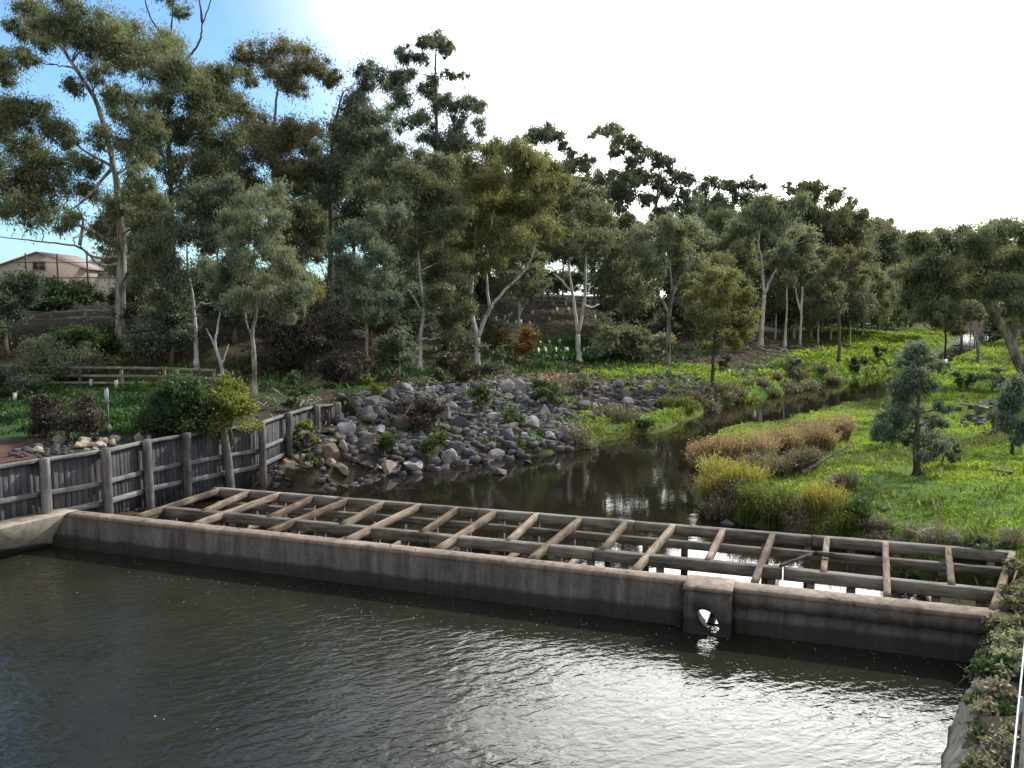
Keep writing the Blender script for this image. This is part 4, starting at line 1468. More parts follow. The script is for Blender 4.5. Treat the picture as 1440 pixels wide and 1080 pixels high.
# left bank shrubs
shrub(5, 500, 120, 150, "leaf_dark", "black-green bush filling the left edge below the house", D=50, n=18)
shrub(95, 620, 105, 78, "leaf_purple", "bare purplish brown round bush behind the retaining wall", n=16, leafpx=4, lai=2.2)
shrub(80, 532, 120, 60, "leaf_grey", "grey-green low bush on the bank in front of the lower trail rails", n=16)
shrub(110, 505, 150, 55, "leaf_green", "wide green mound of shrubs on the slope below the upper trail rails", D=50, n=16, base_t=.35)
shrub(30, 560, 90, 50, "leaf_dark", "dark low bush at the left end of the lower trail rails", n=10)
shrub(420, 580, 50, 60, "leaf_green", "leafy dark green plant behind the end of the retaining wall", n=8, base_t=.3)
shrub(428, 630, 46, 38, "leaf_bright", "small yellow-green shrub at the far posts of the retaining wall", n=8, base_t=.4)
shrub(527, 565, 44, 42, "leaf_bright", "small yellow-green shrub at the top of the boulders", n=7, base_t=.15)
for i, (u, v, w, h, lf, lb) in enumerate([
        (430, 520, 120, 90, "leaf_purple", "wide brown shrub behind the far end of the retaining wall"),
        (480, 545, 90, 60, "leaf_purple", "low brown shrub above the boulders left of the slender bluish gum"),
        (560, 535, 90, 75, "leaf_dark", "dark shrub between the slender bluish gum and the short white trunk"),
        (640, 545, 80, 55, "leaf_purple", "purple-brown shrub at the boulder top below the forked white gum"),
        (690, 530, 60, 45, "leaf_dark", "dark shrub at the foot of the widely forked white gum"),
        (725, 508, 84, 50, "leaf_orange", "rusty orange shrub right of the widely forked white gum"),
        (700, 500, 50, 30, "leaf_green", "green shrub just left of the rusty orange shrub"),
        (855, 505, 90, 62, "leaf_grey", "pale grey-green shrub right of the twin-stemmed white gum"),
        (905, 505, 80, 58, "leaf_grey", "grey-green shrub at the foot of the V-forked gum"),
        (818, 553, 46, 40, "leaf_grey", "rounded grey-green bush on the grass beyond the boulders"),
        (768, 575, 62, 54, "leaf_green", "dark green bush at the upper right of the boulders"),
        (678, 582, 56, 44, "leaf_green", "green bush among the boulders, nearest the stick pile"),
        (727, 602, 54, 42, "leaf_green", "green bush low among the boulders beside the bright grass"),
        (540, 648, 66, 44, "leaf_green", "broad-leaved green plant among the boulders near the water"),
        (608, 648, 58, 46, "leaf_green", "green bush among the boulders just above the waterline"),
        (585, 605, 84, 50, "leaf_purple", "twiggy purplish bush in the middle of the boulders"),
        (440, 668, 30, 22, "leaf_green", "small weed between pale rocks by the retaining wall end"),
        (1206, 527, 40, 32, "leaf_green", "round green bush on the far bright grass"),
        (1116, 530, 30, 34, "leaf_dark", "dark leaning bush beside the far bank"),
        (1235, 510, 30, 32, "leaf_green", "small upright bush on the far grass, right of the round green one"),
        (905, 610, 36, 20, "leaf_green", "low green tuft on the grassy shelf at the water"),
        (1255, 628, 60, 50, "leaf_teal", "blue-green shrub at the left foot of the young gum"),
        (1192, 615, 36, 24, "leaf_green", "dark green bush at the back of the brown reeds"),
        (1325, 655, 56, 40, "leaf_dark", "dark twiggy shrub at the right foot of the young gum"),
        (1395, 550, 44, 40, "leaf_teal", "bluish bush on the far right grass"),
        (1360, 548, 46, 34, "leaf_green", "green bush on the far right grass left of the bluish one"),
        (1010, 500, 36, 26, "leaf_dark", "dark bush behind the small conical gum"),
        (1020, 520, 26, 20, "leaf_purple", "small purplish tuft right of the conical gum"),
]):
    shrub(u, v, w, h, lf, lb, n=max(7, int(w / 7)))
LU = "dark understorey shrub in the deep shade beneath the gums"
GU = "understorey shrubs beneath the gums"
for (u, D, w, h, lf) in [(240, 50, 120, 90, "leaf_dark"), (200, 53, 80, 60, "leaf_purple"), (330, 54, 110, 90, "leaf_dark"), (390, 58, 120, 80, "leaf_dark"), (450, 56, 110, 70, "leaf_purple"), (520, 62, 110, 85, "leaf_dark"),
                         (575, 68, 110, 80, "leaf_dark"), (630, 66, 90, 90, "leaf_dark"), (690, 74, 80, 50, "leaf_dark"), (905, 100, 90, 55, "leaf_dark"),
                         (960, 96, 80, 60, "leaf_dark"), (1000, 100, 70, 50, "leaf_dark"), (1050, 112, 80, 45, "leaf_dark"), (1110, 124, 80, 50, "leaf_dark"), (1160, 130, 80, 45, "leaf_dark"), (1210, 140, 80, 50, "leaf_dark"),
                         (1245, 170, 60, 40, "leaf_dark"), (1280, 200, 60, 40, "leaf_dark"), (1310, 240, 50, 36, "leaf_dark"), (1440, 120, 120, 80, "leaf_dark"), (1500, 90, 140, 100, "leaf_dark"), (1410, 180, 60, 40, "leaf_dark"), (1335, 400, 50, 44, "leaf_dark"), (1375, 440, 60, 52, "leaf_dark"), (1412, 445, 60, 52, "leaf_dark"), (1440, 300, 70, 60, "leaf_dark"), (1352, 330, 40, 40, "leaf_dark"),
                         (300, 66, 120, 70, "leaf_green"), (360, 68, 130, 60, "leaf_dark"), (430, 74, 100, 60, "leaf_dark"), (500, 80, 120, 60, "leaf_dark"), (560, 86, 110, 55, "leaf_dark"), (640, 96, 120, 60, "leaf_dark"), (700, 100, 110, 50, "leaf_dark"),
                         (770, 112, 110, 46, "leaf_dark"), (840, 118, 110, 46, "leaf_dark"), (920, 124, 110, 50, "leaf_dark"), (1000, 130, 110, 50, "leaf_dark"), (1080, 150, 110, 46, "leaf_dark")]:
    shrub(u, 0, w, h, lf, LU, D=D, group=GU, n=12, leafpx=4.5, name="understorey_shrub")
# hedge in front of the house
shrub(95, 455, 150, 46, "leaf_green", "dark clipped hedge in front of the house at the upper left", D=72, n=22, name="hedge", cat="hedge", base_t=.1)
shrub(190, 455, 80, 50, "leaf_green", "dark hedge end behind the leaning gum trunk", D=70, n=14, name="hedge", cat="hedge", base_t=.1)
shrub(400, 430, 110, 60, "leaf_yellow", "weeping olive bush on the bank top beside the light brown trunk", D=60, n=16, droop=1.4)

# ------------------------------------------------------------------ reeds and tussocks on the right bank
RG = "reed clumps edging the water"
for (u, v, w, h, m_, lb) in [
        (990, 655, 52, 36, "reed_brown", "brown reeds at the tip of the point"), (1025, 650, 56, 36, "reed_brown", "brown reeds just right of the tip of the point"),
        (1065, 645, 60, 36, "reed_brown", "pinkish brown reeds in the middle of the reed bed"), (1105, 640, 60, 38, "reed_brown", "tall brown reeds left of the fallen branch"),
        (1140, 632, 56, 42, "reed_brown", "orange-brown reeds behind the fallen branch"), (1172, 622, 46, 34, "reed_brown", "pale brown reeds near the dark green bush"),
        (1090, 668, 60, 32, "reed_grey", "grey reeds in front of the brown reed bed"), (1140, 662, 56, 30, "reed_grey", "grey reeds at the root of the fallen branch"), (1055, 672, 44, 30, "reed_grey", "grey-brown reeds beside the yellow reeds"),
        (1015, 685, 50, 46, "reed_yellow", "tall golden reeds at the water's edge"), (1000, 708, 54, 48, "reed_yellow", "golden reeds nearest the creek channel"), (1040, 700, 50, 48, "reed_yellow", "yellow reeds behind the golden clump"),
        (1020, 728, 56, 36, "reed_grey", "dry grey reeds at the foot of the golden reeds"), (1060, 735, 60, 46, "reed_green", "olive reeds left of the dark green tuft"), (1100, 728, 60, 44, "reed_green", "green reeds in front of the lawn"),
        (1150, 736, 64, 44, "reed_yellow", "yellow-green reeds in the middle of the near bank"), (1120, 752, 60, 38, "reed_grey", "grey reeds just behind the timber frame"), (1185, 752, 60, 40, "reed_green", "olive reeds behind the timber frame"),
        (1225, 768, 50, 26, "reed_grey", "brown-grey low reeds close to the rear beam"), (1205, 735, 36, 34, "leaf_green", "dark green upright tuft by the yellow-green reeds"),
        (1095, 745, 46, 40, "reed_green", "dense olive reeds by the rear beam")]:
    reed(u, v, w, h, m_, lb, group=RG, n=900)
for (u, v, w, h, m_, lb) in [
        (1182, 690, 44, 30, "reed_grey", "purple-grey tussock alone on the grass"), (1310, 768, 52, 34, "reed_grey", "large grey tussock beside the dark rocks"), (1368, 772, 50, 38, "reed_green", "olive tussock at the right end of the timber frame"),
        (1270, 772, 40, 26, "reed_grey", "low brown tussock left of the dark rocks"), (1415, 770, 40, 30, "reed_grey", "grey tussock nearest the right-hand wall")]:
    reed(u, v, w, h, m_, lb, name="tussock", cat="tussock", n=420, splay=.9, fluff=0)
for (u, v, w, h, lb) in [(1045, 562, 50, 13, "grey dry reeds right of the conical gum, hanging over the water"), (1105, 549, 50, 12, "tawny reeds on the bank between the dark leaning bush and the water"), (1165, 537, 46, 10, "low brown reeds at the far bend of the bank"), (985, 574, 46, 14, "brown reeds at the end of the grassy shelf"), (950, 570, 60, 15, "grey-green reeds at the water in front of the conical gum"), (1020, 556, 56, 14, "dry reeds on the bank right of the conical gum"), (1075, 549, 50, 12, "dry reeds on the bank below the dark leaning bush"), (860, 590, 70, 20, "dry reeds behind the grassy shelf"),
                         (1130, 545, 50, 14, "low dry reeds on the far bank edge"), (820, 620, 60, 14, "dry tufts along the grassy shelf")]:
    reed(u, v, w, h, "reed_grey" if "grey" not in lb else "reed_green", lb, group="reeds on the far bank", n=620)

# ------------------------------------------------------------------ grass (uncountable)


def grass_patch(name, poly, dens, hgt, wid, mat, seed, excl=None, kind="stuff", tclump=.5):
    st = np.random.default_rng(seed)
    lo, hi = poly.min(0), poly.max(0)
    area = (hi - lo).prod()
    n = int(area * dens)
    P = lo + st.random((n, 2)) * (hi - lo)
    d = sdf(P, poly)
    wob = (vnoise(P, .5, seed) - .5) * 2.4
    keep = (d + wob < 0) & (sdf(P, creek) > .45 + .7 * sstep((P[:, 1] - 38) / 25))
    # bare and thick places
    keep &= (vnoise(P, .55, seed + 3) * .6 + vnoise(P, 1.7, seed + 4) * .4) > .36 * st.random(len(P)) + .16
    P = P[keep]
    z = height(P)
    tt = np.clip(.5 + 1.8 * (vnoise(P, .28, seed + 5) - .5) + .7 * (vnoise(P, 1.1, seed + 8) - .5) + .6 * (vnoise(P, 3.3, seed + 6) - .5), 0, 1)
    hv = hgt * (.3 + .7 * vnoise(P, .9, seed + 7) + 1.0 * vnoise(P, 2.6, seed + 9) ** 2)
    n = len(P)
    k = 3
    a = st.uniform(0, 6.283, (n, k))
    ln = st.uniform(.25, .95, (n, k)) * hv[:, None]
    base = np.repeat(np.column_stack([P, z - .02])[:, None], k, 1) + np.stack([st.normal(0, .06, (n, k)), st.normal(0, .06, (n, k)), np.zeros((n, k))], -1)
    h = hv[:, None] * st.uniform(.6, 1.2, (n, k))
    tip = base + np.stack([np.cos(a) * ln, np.sin(a) * ln, h], -1)
    sd = np.stack([-np.sin(a), np.cos(a), np.zeros((n, k))], -1) * (wid * st.uniform(.6, 1.4, (n, k)))[..., None] * .5
    m = (base + tip) / 2 + np.array([0, 0, 1]) * (h * .18)[..., None]
    V = np.stack([base - sd * .5, base + sd * .5, m + sd, tip, m - sd], 2).reshape(-1, 3)
    i = np.arange(len(V) // 5)[:, None] * 5
    T = np.repeat(np.clip(tt[:, None] + st.normal(0, .15, (n, k)), 0, 1).ravel(), 5)
    o = link(name, mesh_np(name, V, [i + np.array([[0, 1, 2, 4]]), i + np.array([[4, 2, 3]])], M[mat], tint=T))
    tag(o, kind=kind)
    return o


near_green = np.array([(5.0, 19.2), (6.0, 24), (7, 34), (10.5, 42), (20, 62), (34, 75), (40, 60), (24, 34), (13.5, 18.5)])
grass_patch("grass", near_green, 105, .105, .034, "grass", 21)
grass_patch("grass", np.array([(28, 62), (75, 60), (90, 135), (48, 135)]), 8, .30, .11, "grass", 27)
grass_patch("grass", zones[2][0], 16, .24, .085, "grass", 22)
grass_patch("grass", zones[3][0], 40, .20, .06, "grass", 23)
RIP = wpoly([(470, 590), (480, 572), (560, 552), (640, 545), (710, 540), (800, 575), (800, 625), (720, 640), (640, 652), (560, 664), (520, 640), (490, 620)])
grass_patch("grass", RIP, 9, .30, .05, "grass_dark", 31)
grass_patch("grass", wpoly([(480, 560), (520, 500), (640, 490), (760, 480), (900, 470), (1000, 480), (1000, 505), (850, 520), (700, 535), (560, 548)]), 5, .35, .09, "grass_dark", 32)
grass_patch("grass", wpoly([(40, 520), (60, 470), (200, 480), (350, 500), (440, 520), (440, 550), (300, 545), (100, 535)]), 9, .35, .07, "grass_dark", 33)
grass_patch("grass", zones[4][0], 40, .20, .07, "grass_dark", 24)
grass_patch("grass", zones[6][0], 12, .30, .12, "grass_dark", 25)
grass_patch("grass", np.array([(20, 70), (32, 95), (52, 160), (70, 200), (60, 120), (42, 80)]), 5, .35, .18, "grass", 26)

grass_patch("grass", np.array([(13.5, 18.5), (24, 34), (60, 36), (60, 3), (16, 4)]), 22, .14, .05, "grass", 28)
grass_patch("weeds", near_green, 4, .24, .045, "reed_green", 41)
grass_patch("weeds", zones[2][0], 1.6, .32, .09, "reed_green", 42)

# leaf litter and twigs on the shaded banks
st = np.random.default_rng(5)
Pl = np.column_stack([st.uniform(-30, 40, 26000), st.uniform(34, 110, 26000)])
hl = height(Pl)
ok = (hl > .6) & (sdf(Pl, near_green) > 0)
Pl, hl = Pl[ok], hl[ok]
Vl, Ql, Tl = leaves([np.array([x, y, z + .05]) for (x, y), z in zip(Pl, hl)], [.25] * len(Pl), [1] * len(Pl), .38, .25, .2, .0, .5, st.random(len(Pl)))
m = M["litter"] = leaf_mat("litter", [(0, (.06, .040, .026)), (.5, (.15, .105, .070)), (1, (.27, .21, .155))], .1)
tag(link("leaf_litter", mesh_np("leaf_litter", Vl, [Ql], m, tint=Tl)), kind="stuff")

# ------------------------------------------------------------------ boulders
import bmesh


def rock_mesh(name, mat, seed):
    bm = bmesh.new()
    bmesh.ops.create_icosphere(bm, subdivisions=3, radius=1)
    st = random.Random(seed)
    planes = []
    for _ in range(13):
        d = Vector((st.gauss(0, 1), st.gauss(0, 1), st.gauss(0, 1))).normalized()
        planes.append((d, st.uniform(.42, .74)))
    off = Vector((seed * 3.1, seed * 1.7, 0))
    for v in bm.verts:
        p = v.co.copy()
        for d, k in planes:
            e = p.dot(d) - k
            if e > 0:
                p -= d * e * .985
        p *= 1 + .055 * mnoise.fractal(p * 2.3 + off, 1, 2, 3)
        v.co = p
    me = bpy.data.meshes.new(name)
    bm.to_mesh(me)
    bm.free()
    me.materials.append(M[mat])
    for p in me.polygons:
        p.use_smooth = False
    return me


rocks = {k: [rock_mesh("boulder", k, s + 20 * i) for s in range(6)] for i, k in enumerate(("rock", "rock_warm", "rock_red", "rock_pale"))}


def boulder(u, v, wpx, mat, label, group=None, flat=.7, p=None, sink=.35, name="boulder"):
    p = hit(u, v) if p is None else p
    r = wpx * PX(p[1]) / 2
    o = bpy.data.objects.new(name, random.choice(rocks[mat]))
    COL.objects.link(o)
    s = np.array([r * random.uniform(.95, 1.25), r * random.uniform(.8, 1.1), r * flat * random.uniform(.85, 1.2)])
    o.scale = s * 1.12
    o.location = (p[0], p[1], p[2] + s[2] * (1 - sink) * .6)
    o.rotation_euler = (random.uniform(-.35, .35), random.uniform(-.35, .35), random.uniform(0, 6.28))
    tag(o, label, "boulder", group)
    return o


boulder(402, 660, 30, "rock_red", "reddish brick-coloured boulder at the far end of the retaining wall")
boulder(412, 676, 28, "rock_warm", "pale brown boulder just below the reddish one")
boulder(546, 666, 34, "rock_warm", "squared tan block lying at the waterline", flat=.6)
boulder(578, 661, 30, "rock", "flat grey block at the waterline right of the tan block", flat=.55)
boulder(466, 645, 34, "rock_warm", "large pale boulder above the weeds near the retaining wall end")
boulder(705, 668, 22, "rock", "lone dark rock sticking out of the creek")
boulder(743, 652, 16, "rock", "small flat rock in the creek off the grassy shelf", flat=.4)
boulder(1298, 607, 30, "rock", "big dark rock on the grass right of the young gum")
boulder(1310, 755, 36, "rock", "dark slab-like rock beside the grey tussock", flat=.5)
boulder(1338, 763, 40, "rock", "long flat dark rock by the timber frame", flat=.4)
boulder(1245, 720, 14, "rock", "small grey stone in the middle of the near grass")
boulder(1410, 665, 24, "rock_warm", "low brownish rock in the grass at the right edge", flat=.45)
boulder(1110, 678, 10, "rock_pale", "small pale stone beside the fallen branch", flat=.4)
boulder(1022, 738, 18, "rock", "dark stone in the water at the foot of the reeds", flat=.5)
# riprap
zone_specs = [
    ("rock", wpoly([(470, 590), (480, 572), (560, 552), (640, 545), (710, 540), (800, 575), (800, 625), (720, 640), (640, 652), (560, 664), (520, 640), (490, 620)]), 160, (.34, .92), .46,
     "dark grey angular boulder heaped on the creek bank", "dark boulders heaped on the creek bank"),
    ("rock_warm", wpoly([(385, 685), (400, 640), (470, 600), (520, 640), (560, 668), (480, 684), (420, 690)]), 36, (.35, .75), .45,
     "brownish grey rock piled between the retaining wall end and the water", "brownish rocks piled at the retaining wall end"),
    ("rock", wpoly([(800, 565), (850, 545), (920, 530), (975, 528), (1010, 552), (990, 572), (900, 580), (840, 590)]), 58, (.36, .8), .55,
     "dark rock in the low bank of stones beyond the bright grass", "dark rocks in the low stone bank"),
    ("rock_pale", wpoly([(40, 640), (60, 622), (120, 618), (180, 622), (240, 610), (235, 628), (150, 640), (80, 648)]), 22, (.22, .42), .42,
     "pale sandstone rock lying behind the top of the retaining wall", "pale rocks behind the retaining wall"),
    ("rock", wpoly([(1355, 570), (1400, 562), (1440, 568), (1445, 610), (1400, 612), (1370, 596)]), 14, (.4, .8), .6,
     "dark rock in the pile at the right edge under the sapling", "dark rocks piled under the right-hand sapling"),
]
rb = random.Random(3)
for mat, poly, n, (r0, r1), sp, label, group in zone_specs:
    lo, hi = poly.min(0), poly.max(0)
    got = []
    tries = 0
    while len(got) < n and tries < 9000:
        tries += 1
        q = np.array([rb.uniform(lo[0], hi[0]), rb.uniform(lo[1], hi[1])])
        if sdf(q[None], poly)[0] > 0:
            continue
        r = r0 + (r1 - r0) * rb.random() ** 2.2
        if any((q[0] - g[0]) ** 2 + (q[1] - g[1]) ** 2 < (sp * (r + g[2]) * (1 - tries / 14000)) ** 2 for g in got):
            continue
        got.append((q[0], q[1], r))
    for (x, y, r) in got:
        z = hz(x, y)
        mm = mat
        if mat == "rock" and rb.random() < .10:
            mm = "rock_warm"
        o = boulder(0, 0, 2 * r / PX(y) * .62, mm, label, group, flat=rb.uniform(.6, .95), p=np.array([x, y, max(z, WATER - .1)]), sink=.2)
        if mm != mat:
            o["label"] = label.replace("dark grey", "brown-tinted").replace("dark rock", "brown-tinted rock")
# smaller stones filling the gaps: one uncountable mass
mb = MB()
base_r = rocks["rock"][0]
for (zi, n, rr) in ((0, 1300, (.10, .34)), (1, 250, (.07, .2)), (2, 520, (.1, .3)), (3, 160, (.05, .14)), (4, 90, (.1, .25))):
    poly = zone_specs[zi][1]
    lo, hi = poly.min(0), poly.max(0)
    P = lo + rng.random((n * 2, 2)) * (hi - lo)
    P = P[sdf(P, poly) < .5][:n]
    z = height(P)
    for (x, y), zz in zip(P, z):
        r = rng.uniform(*rr)
        d = rng.normal(size=(8, 3))
        cube = np.array([(a, b, c) for a in (-1, 1) for b in (-1, 1) for c in (-1, 1)], float) * .7 + rng.uniform(-.35, .35, (8, 3))
        th = rng.uniform(0, 6.28)
        rot = np.array([[math.cos(th), -math.sin(th), 0], [math.sin(th), math.cos(th), 0], [0, 0, 1]])
        V = (cube @ rot.T) * r * np.array([1, 1, .7]) + np.array([x, y, max(zz, WATER - .1) + r * .25])
        mb.add(V, [[0, 1, 3, 2], [4, 6, 7, 5], [0, 4, 5, 1], [2, 3, 7, 6], [0, 2, 6, 4], [1, 5, 7, 3]])
tag(mb.build("rubble", M["rock"]), kind="stuff")


# ------------------------------------------------------------------ sticks
def sticks(name, u, v, wpx, n, label, cat, rlen=(10, 26), flat=.25, mat="twig"):
    b = hit(u, v)
    px = PX(b[1])
    mb = MB()
    for _ in range(n):
        a = rng.uniform(0, 6.28)
        x = b[0] + rng.normal(0, wpx * px * .25)
        y = b[1] + rng.normal(0, wpx * px * .30)
        z = hz(x, y) + abs(rng.normal(0, .16))
        L = rng.uniform(*rlen) * px
        d = np.array([math.cos(a), math.sin(a), rng.normal(0, flat)])
        p = np.array([x, y, z + .05])
        q = spline([p - d * L / 2, p + rng.normal(0, .04 * L, 3), p + d * L / 2], 3)
        mb.tube(q, np.linspace(.035, .012, len(q)) * max(1, px / .035), 5)
    o = mb.build(name, M[mat])
    return tag(o, kind="stuff")


sticks("brushwood_pile", 735, 540, 110, 170, "heap of bleached fallen sticks above the boulders", "brushwood")
sticks("brushwood_pile", 412, 574, 90, 80, "loose sticks and bark behind the far end of the retaining wall", "brushwood", flat=.45)
sticks("brushwood_pile", 1060, 488, 120, 60, "scattered fallen branches on the litter under the Y-forked gum", "brushwood")
# fallen bare branch on the right bank
b = hit(1128, 668)
px = PX(b[1])
mb = MB()
main = spline([b + np.array([0, 0, .05]), WD(1150, 652, b[1] + .3), WD(1175, 637, b[1] + .6), WD(1196, 627, b[1] + .8)], 5, .01)
mb.tube(main, np.linspace(.075, .03, len(main)), 6)
for (j, du, dv) in ((4, 14, -20), (7, 18, -16), (9, 6, -24), (11, 22, -6), (6, -4, -18), (13, 10, -12)):
    p = main[min(j, len(main) - 1)]
    e = p + np.array([du * px, rng.uniform(-.2, .2), -dv * px])
    q = spline([p, (p + e) / 2 + rng.normal(0, .05, 3), e], 3)
    mb.tube(q, np.linspace(.025, .008, len(q)), 5)
tag(mb.build("fallen_branch", M["twig"]), "bare grey fallen branch propped on the grass behind the reeds", "branch")
# snagged branch on the timber frame
p = c3(on_line(MID0, MID1, 1120), CAP + .02)
mb = MB()
q = spline([p + np.array([-.35, .1, .02]), p + np.array([.1, .35, .08]), p + np.array([.7, .75, .12]), p + np.array([1.2, .7, .06])], 4, .01)
mb.tube(q, np.linspace(.03, .07, len(q)), 6)
tag(mb.build("driftwood", M["bark_dark"]), "dark stick of driftwood lying across the timber frame", "driftwood")

# ------------------------------------------------------------------ white tree guards
gp = []
for x, y in [(283, 730), (295, 765), (283, 790), (220, 793), (197, 805), (165, 820), (190, 862), (253, 858), (293, 848), (358, 870), (385, 783), (75, 882), (107, 868), (100, 830), (543, 715), (640, 712), (572, 757),
             (660, 757), (545, 788), (513, 832), (875, 712), (870, 822), (1138, 745), (1177, 770), (1174, 797), (1213, 767), (1246, 755), (1210, 800), (1128, 760), (440, 1020), (515, 1015), (480, 1075), (565, 1075), (780, 1070), (590, 1010), (650, 1075)]:
    gp.append((680 + x / 5.54, 300 + y / 5.54))
for x, y in [(765, 380), (800, 370), (595, 440), (930, 215), (1015, 210)]:
    gp.append((360 + x / 3, 380 + y / 3))
for x, y in [(215, 375), (185, 345), (225, 345), (305, 340), (140, 345), (110, 345), (638, 355), (510, 375), (975, 430), (915, 435), (915, 235), (1180, 245), (905, 215)]:
    gp.append((720 + x / 3, 380 + y / 3))


def guard_mesh():
    mb = MB()
    k = 3
    for (r, z0, z1) in ((.11, 0, .48),):
        V = []
        for z, s in ((z0, .85), (z1, 1.0), (z1, .93), (z0, .78)):
            for a in range(k):
                th = a * 2 * math.pi / k
                V.append((r * s * math.cos(th), r * s * math.sin(th), z))
        Q = [[i * k + a, i * k + (a + 1) % k, ((i + 1) % 4) * k + (a + 1) % k, ((i + 1) % 4) * k + a] for i in range(4) for a in range(k)]
        mb.add(V, Q)
    g = mb.mesh("guard_sleeve", M["guard"])
    mb = MB()
    mb.bar((.09, 0, -.15), (.09, 0, .62), .03, .03, up=(0, 1, 0))
    return g, mb.mesh("stake", M["trail_wood"])


gm, sm = guard_mesh()


def guard(u, v, label, group, s=1.0):
    p = hit(u, v + 3)
    root = empty("tree_guard", p - np.array([0, 0, .03]), label, "tree guard", group)
    for nm, me in (("guard_sleeve", gm), ("stake", sm)):
        o = bpy.data.objects.new(nm, me)
        COL.objects.link(o)
        o.parent = root
    root.rotation_euler = (random.uniform(-.12, .12), random.uniform(-.12, .12), random.uniform(0, 6.28))
    root.scale = (s * 1.1, s * 1.1, s)


for (u, v) in gp:
    guard(u, v, "small white plastic tree guard on the shaded planted slope", "tree guards on the planted slope", random.uniform(.95, 1.3))
guard(21, 562, "white tree guard at the far left below the trail rails", "tree guards below the trail")
guard(129, 543, "white tree guard below the lower trail rails, left of the post stake", "tree guards below the trail")
guard(164, 543, "white tree guard below the lower trail rails, right of the post stake", "tree guards below the trail")
guard(1329, 516, "single white guard at the edge of the far water", None, 2.0)

# ------------------------------------------------------------------ trail fences


def trail_fence(pts, D, hgt, label, rails=(.95, .55), pr=.07, wr=.06):
    """pts: image columns of the posts"""
    P = []
    for i, u in enumerate(pts):
        d = D if np.isscalar(D) else D[i]
        x = (u - 720) / F * d
        P.append(np.array([x, d, hz(x, d)]))
    root = empty("trail_fence", P[len(P) // 2], label, "fence")
    for p in P:
        mb = MB()
        mb.bar(p - np.array([0, 0, .3]), p + np.array([0, 0, hgt]), pr * 2, pr * 2, up=(0, 1, 0), tint=.5 + random.uniform(-.3, .2), jit=.006, seg=2)
        mb.build("post", M["trail_wood"], root)
    for i in range(len(P) - 1):
        for f in rails:
            a = P[i] + np.array([0, -pr - wr / 2 - .003, hgt * f])
            b_ = P[i + 1] + np.array([0, -pr - wr / 2 - .003, hgt * f])
            mb = MB()
            mb.bar(a, b_, wr, .14, tint=.65 + random.uniform(-.2, .2), jit=.004, seg=3)
            mb.build("rail", M["trail_wood"], root)


trail_fence([-60, 48, 110, 169, 230, 300], 47.0, 1.05, "post and rail fence along the lower trail on the left bank", rails=(.93, .5, .12))
trail_fence([-70, 0, 73, 121, 160], 53.5, 1.1, "post and rail fence along the upper trail below the hedge")
trail_fence([700, 745, 776, 800, 830], [98, 100, 101, 102, 103], 1.2, "dark post and rail fence at the back behind the twin-stemmed white gum")

# little sign post on the left bank
b = hit(153, 607)
px = PX(b[1])
root = empty("marker_post", b, "thin marker post with a small pale plate beside the brown bush", "sign post")
mb = MB()
mb.tube([b + np.array([0, 0, -.3]), b + np.array([0, 0, 62 * px])], .035, 8)
mb.build("pole", M["galv"], root)
mb = MB()
z1 = b[2] + 60 * px
mb.box((b[0] - .07, b[1] - .06, z1 - 22 * px), (b[0] + .07, b[1] - .04, z1), .5)
mb.build("sign_plate", M["sign"], root)
mb = MB()
mb.tube([b + np.array([0, 0, -.2]), b + np.array([0, 0, 10 * px])], [.1, .07], 8)
mb.build("base_block", M["concrete_rough"], root)

# ------------------------------------------------------------------ house and tall fence at the upper left
DH = 104.0
pxh = PX(DH)


def H(u, v, dy=0.0):
    return WD(u, v, DH + dy)


base_z = hz(H(60, 405)[0], DH)
house = empty("house", np.array([H(60, 405)[0], DH, base_z]), "brick gabled house with a grey metal roof seen past the leaning gum", "house")
gz = H(0, 408)[2]
A = H(52, 356)
Lf = H(-14, 382)
Rt = H(121, 379)
mb = MB()
dep = np.array([0, 9, 0])
V = [(Lf[0], DH, base_z - 1), (Rt[0], DH, base_z - 1), (Rt[0], DH, Rt[2]), (A[0], DH, A[2]), (Lf[0], DH, Rt[2])]
V = [np.array(v) for v in V]
V = V + [v + dep for v in V]
Q = [[0, 1, 6, 5], [1, 2, 7, 6], [2, 3, 8, 7], [3, 4, 9, 8], [4, 0, 5, 9]]
mb.add(V, Q, [[0, 2, 1], [0, 3, 2], [0, 4, 3], [5, 6, 7], [5, 7, 8], [5, 8, 9]][:6])
mb.build("wall", M["brick"], house)
mb = MB()
ov = .35
for (e, s) in ((Lf[0], -1), (Rt[0], 1)):
    slope = (A[2] - Rt[2]) / abs(A[0] - e)
    x1 = e + s * ov
    z1 = Rt[2] - slope * ov
    a0 = np.array([A[0], DH - .3, A[2] + .06])
    b0 = np.array([x1, DH - .3, z1 + .06])
    up = np.array([0, 0, .14])
    bk = np.array([0, 9.6, 0])
    V = [a0, b0, b0 + up, a0 + up, a0 + bk, b0 + bk, b0 + up + bk, a0 + up + bk]
    mb.add(V, [[0, 1, 2, 3], [4, 7, 6, 5], [3, 2, 6, 7], [0, 4, 5, 1], [1, 5, 6, 2], [0, 3, 7, 4]])
roof = mb.build("roof", M["roof_tile"], house)
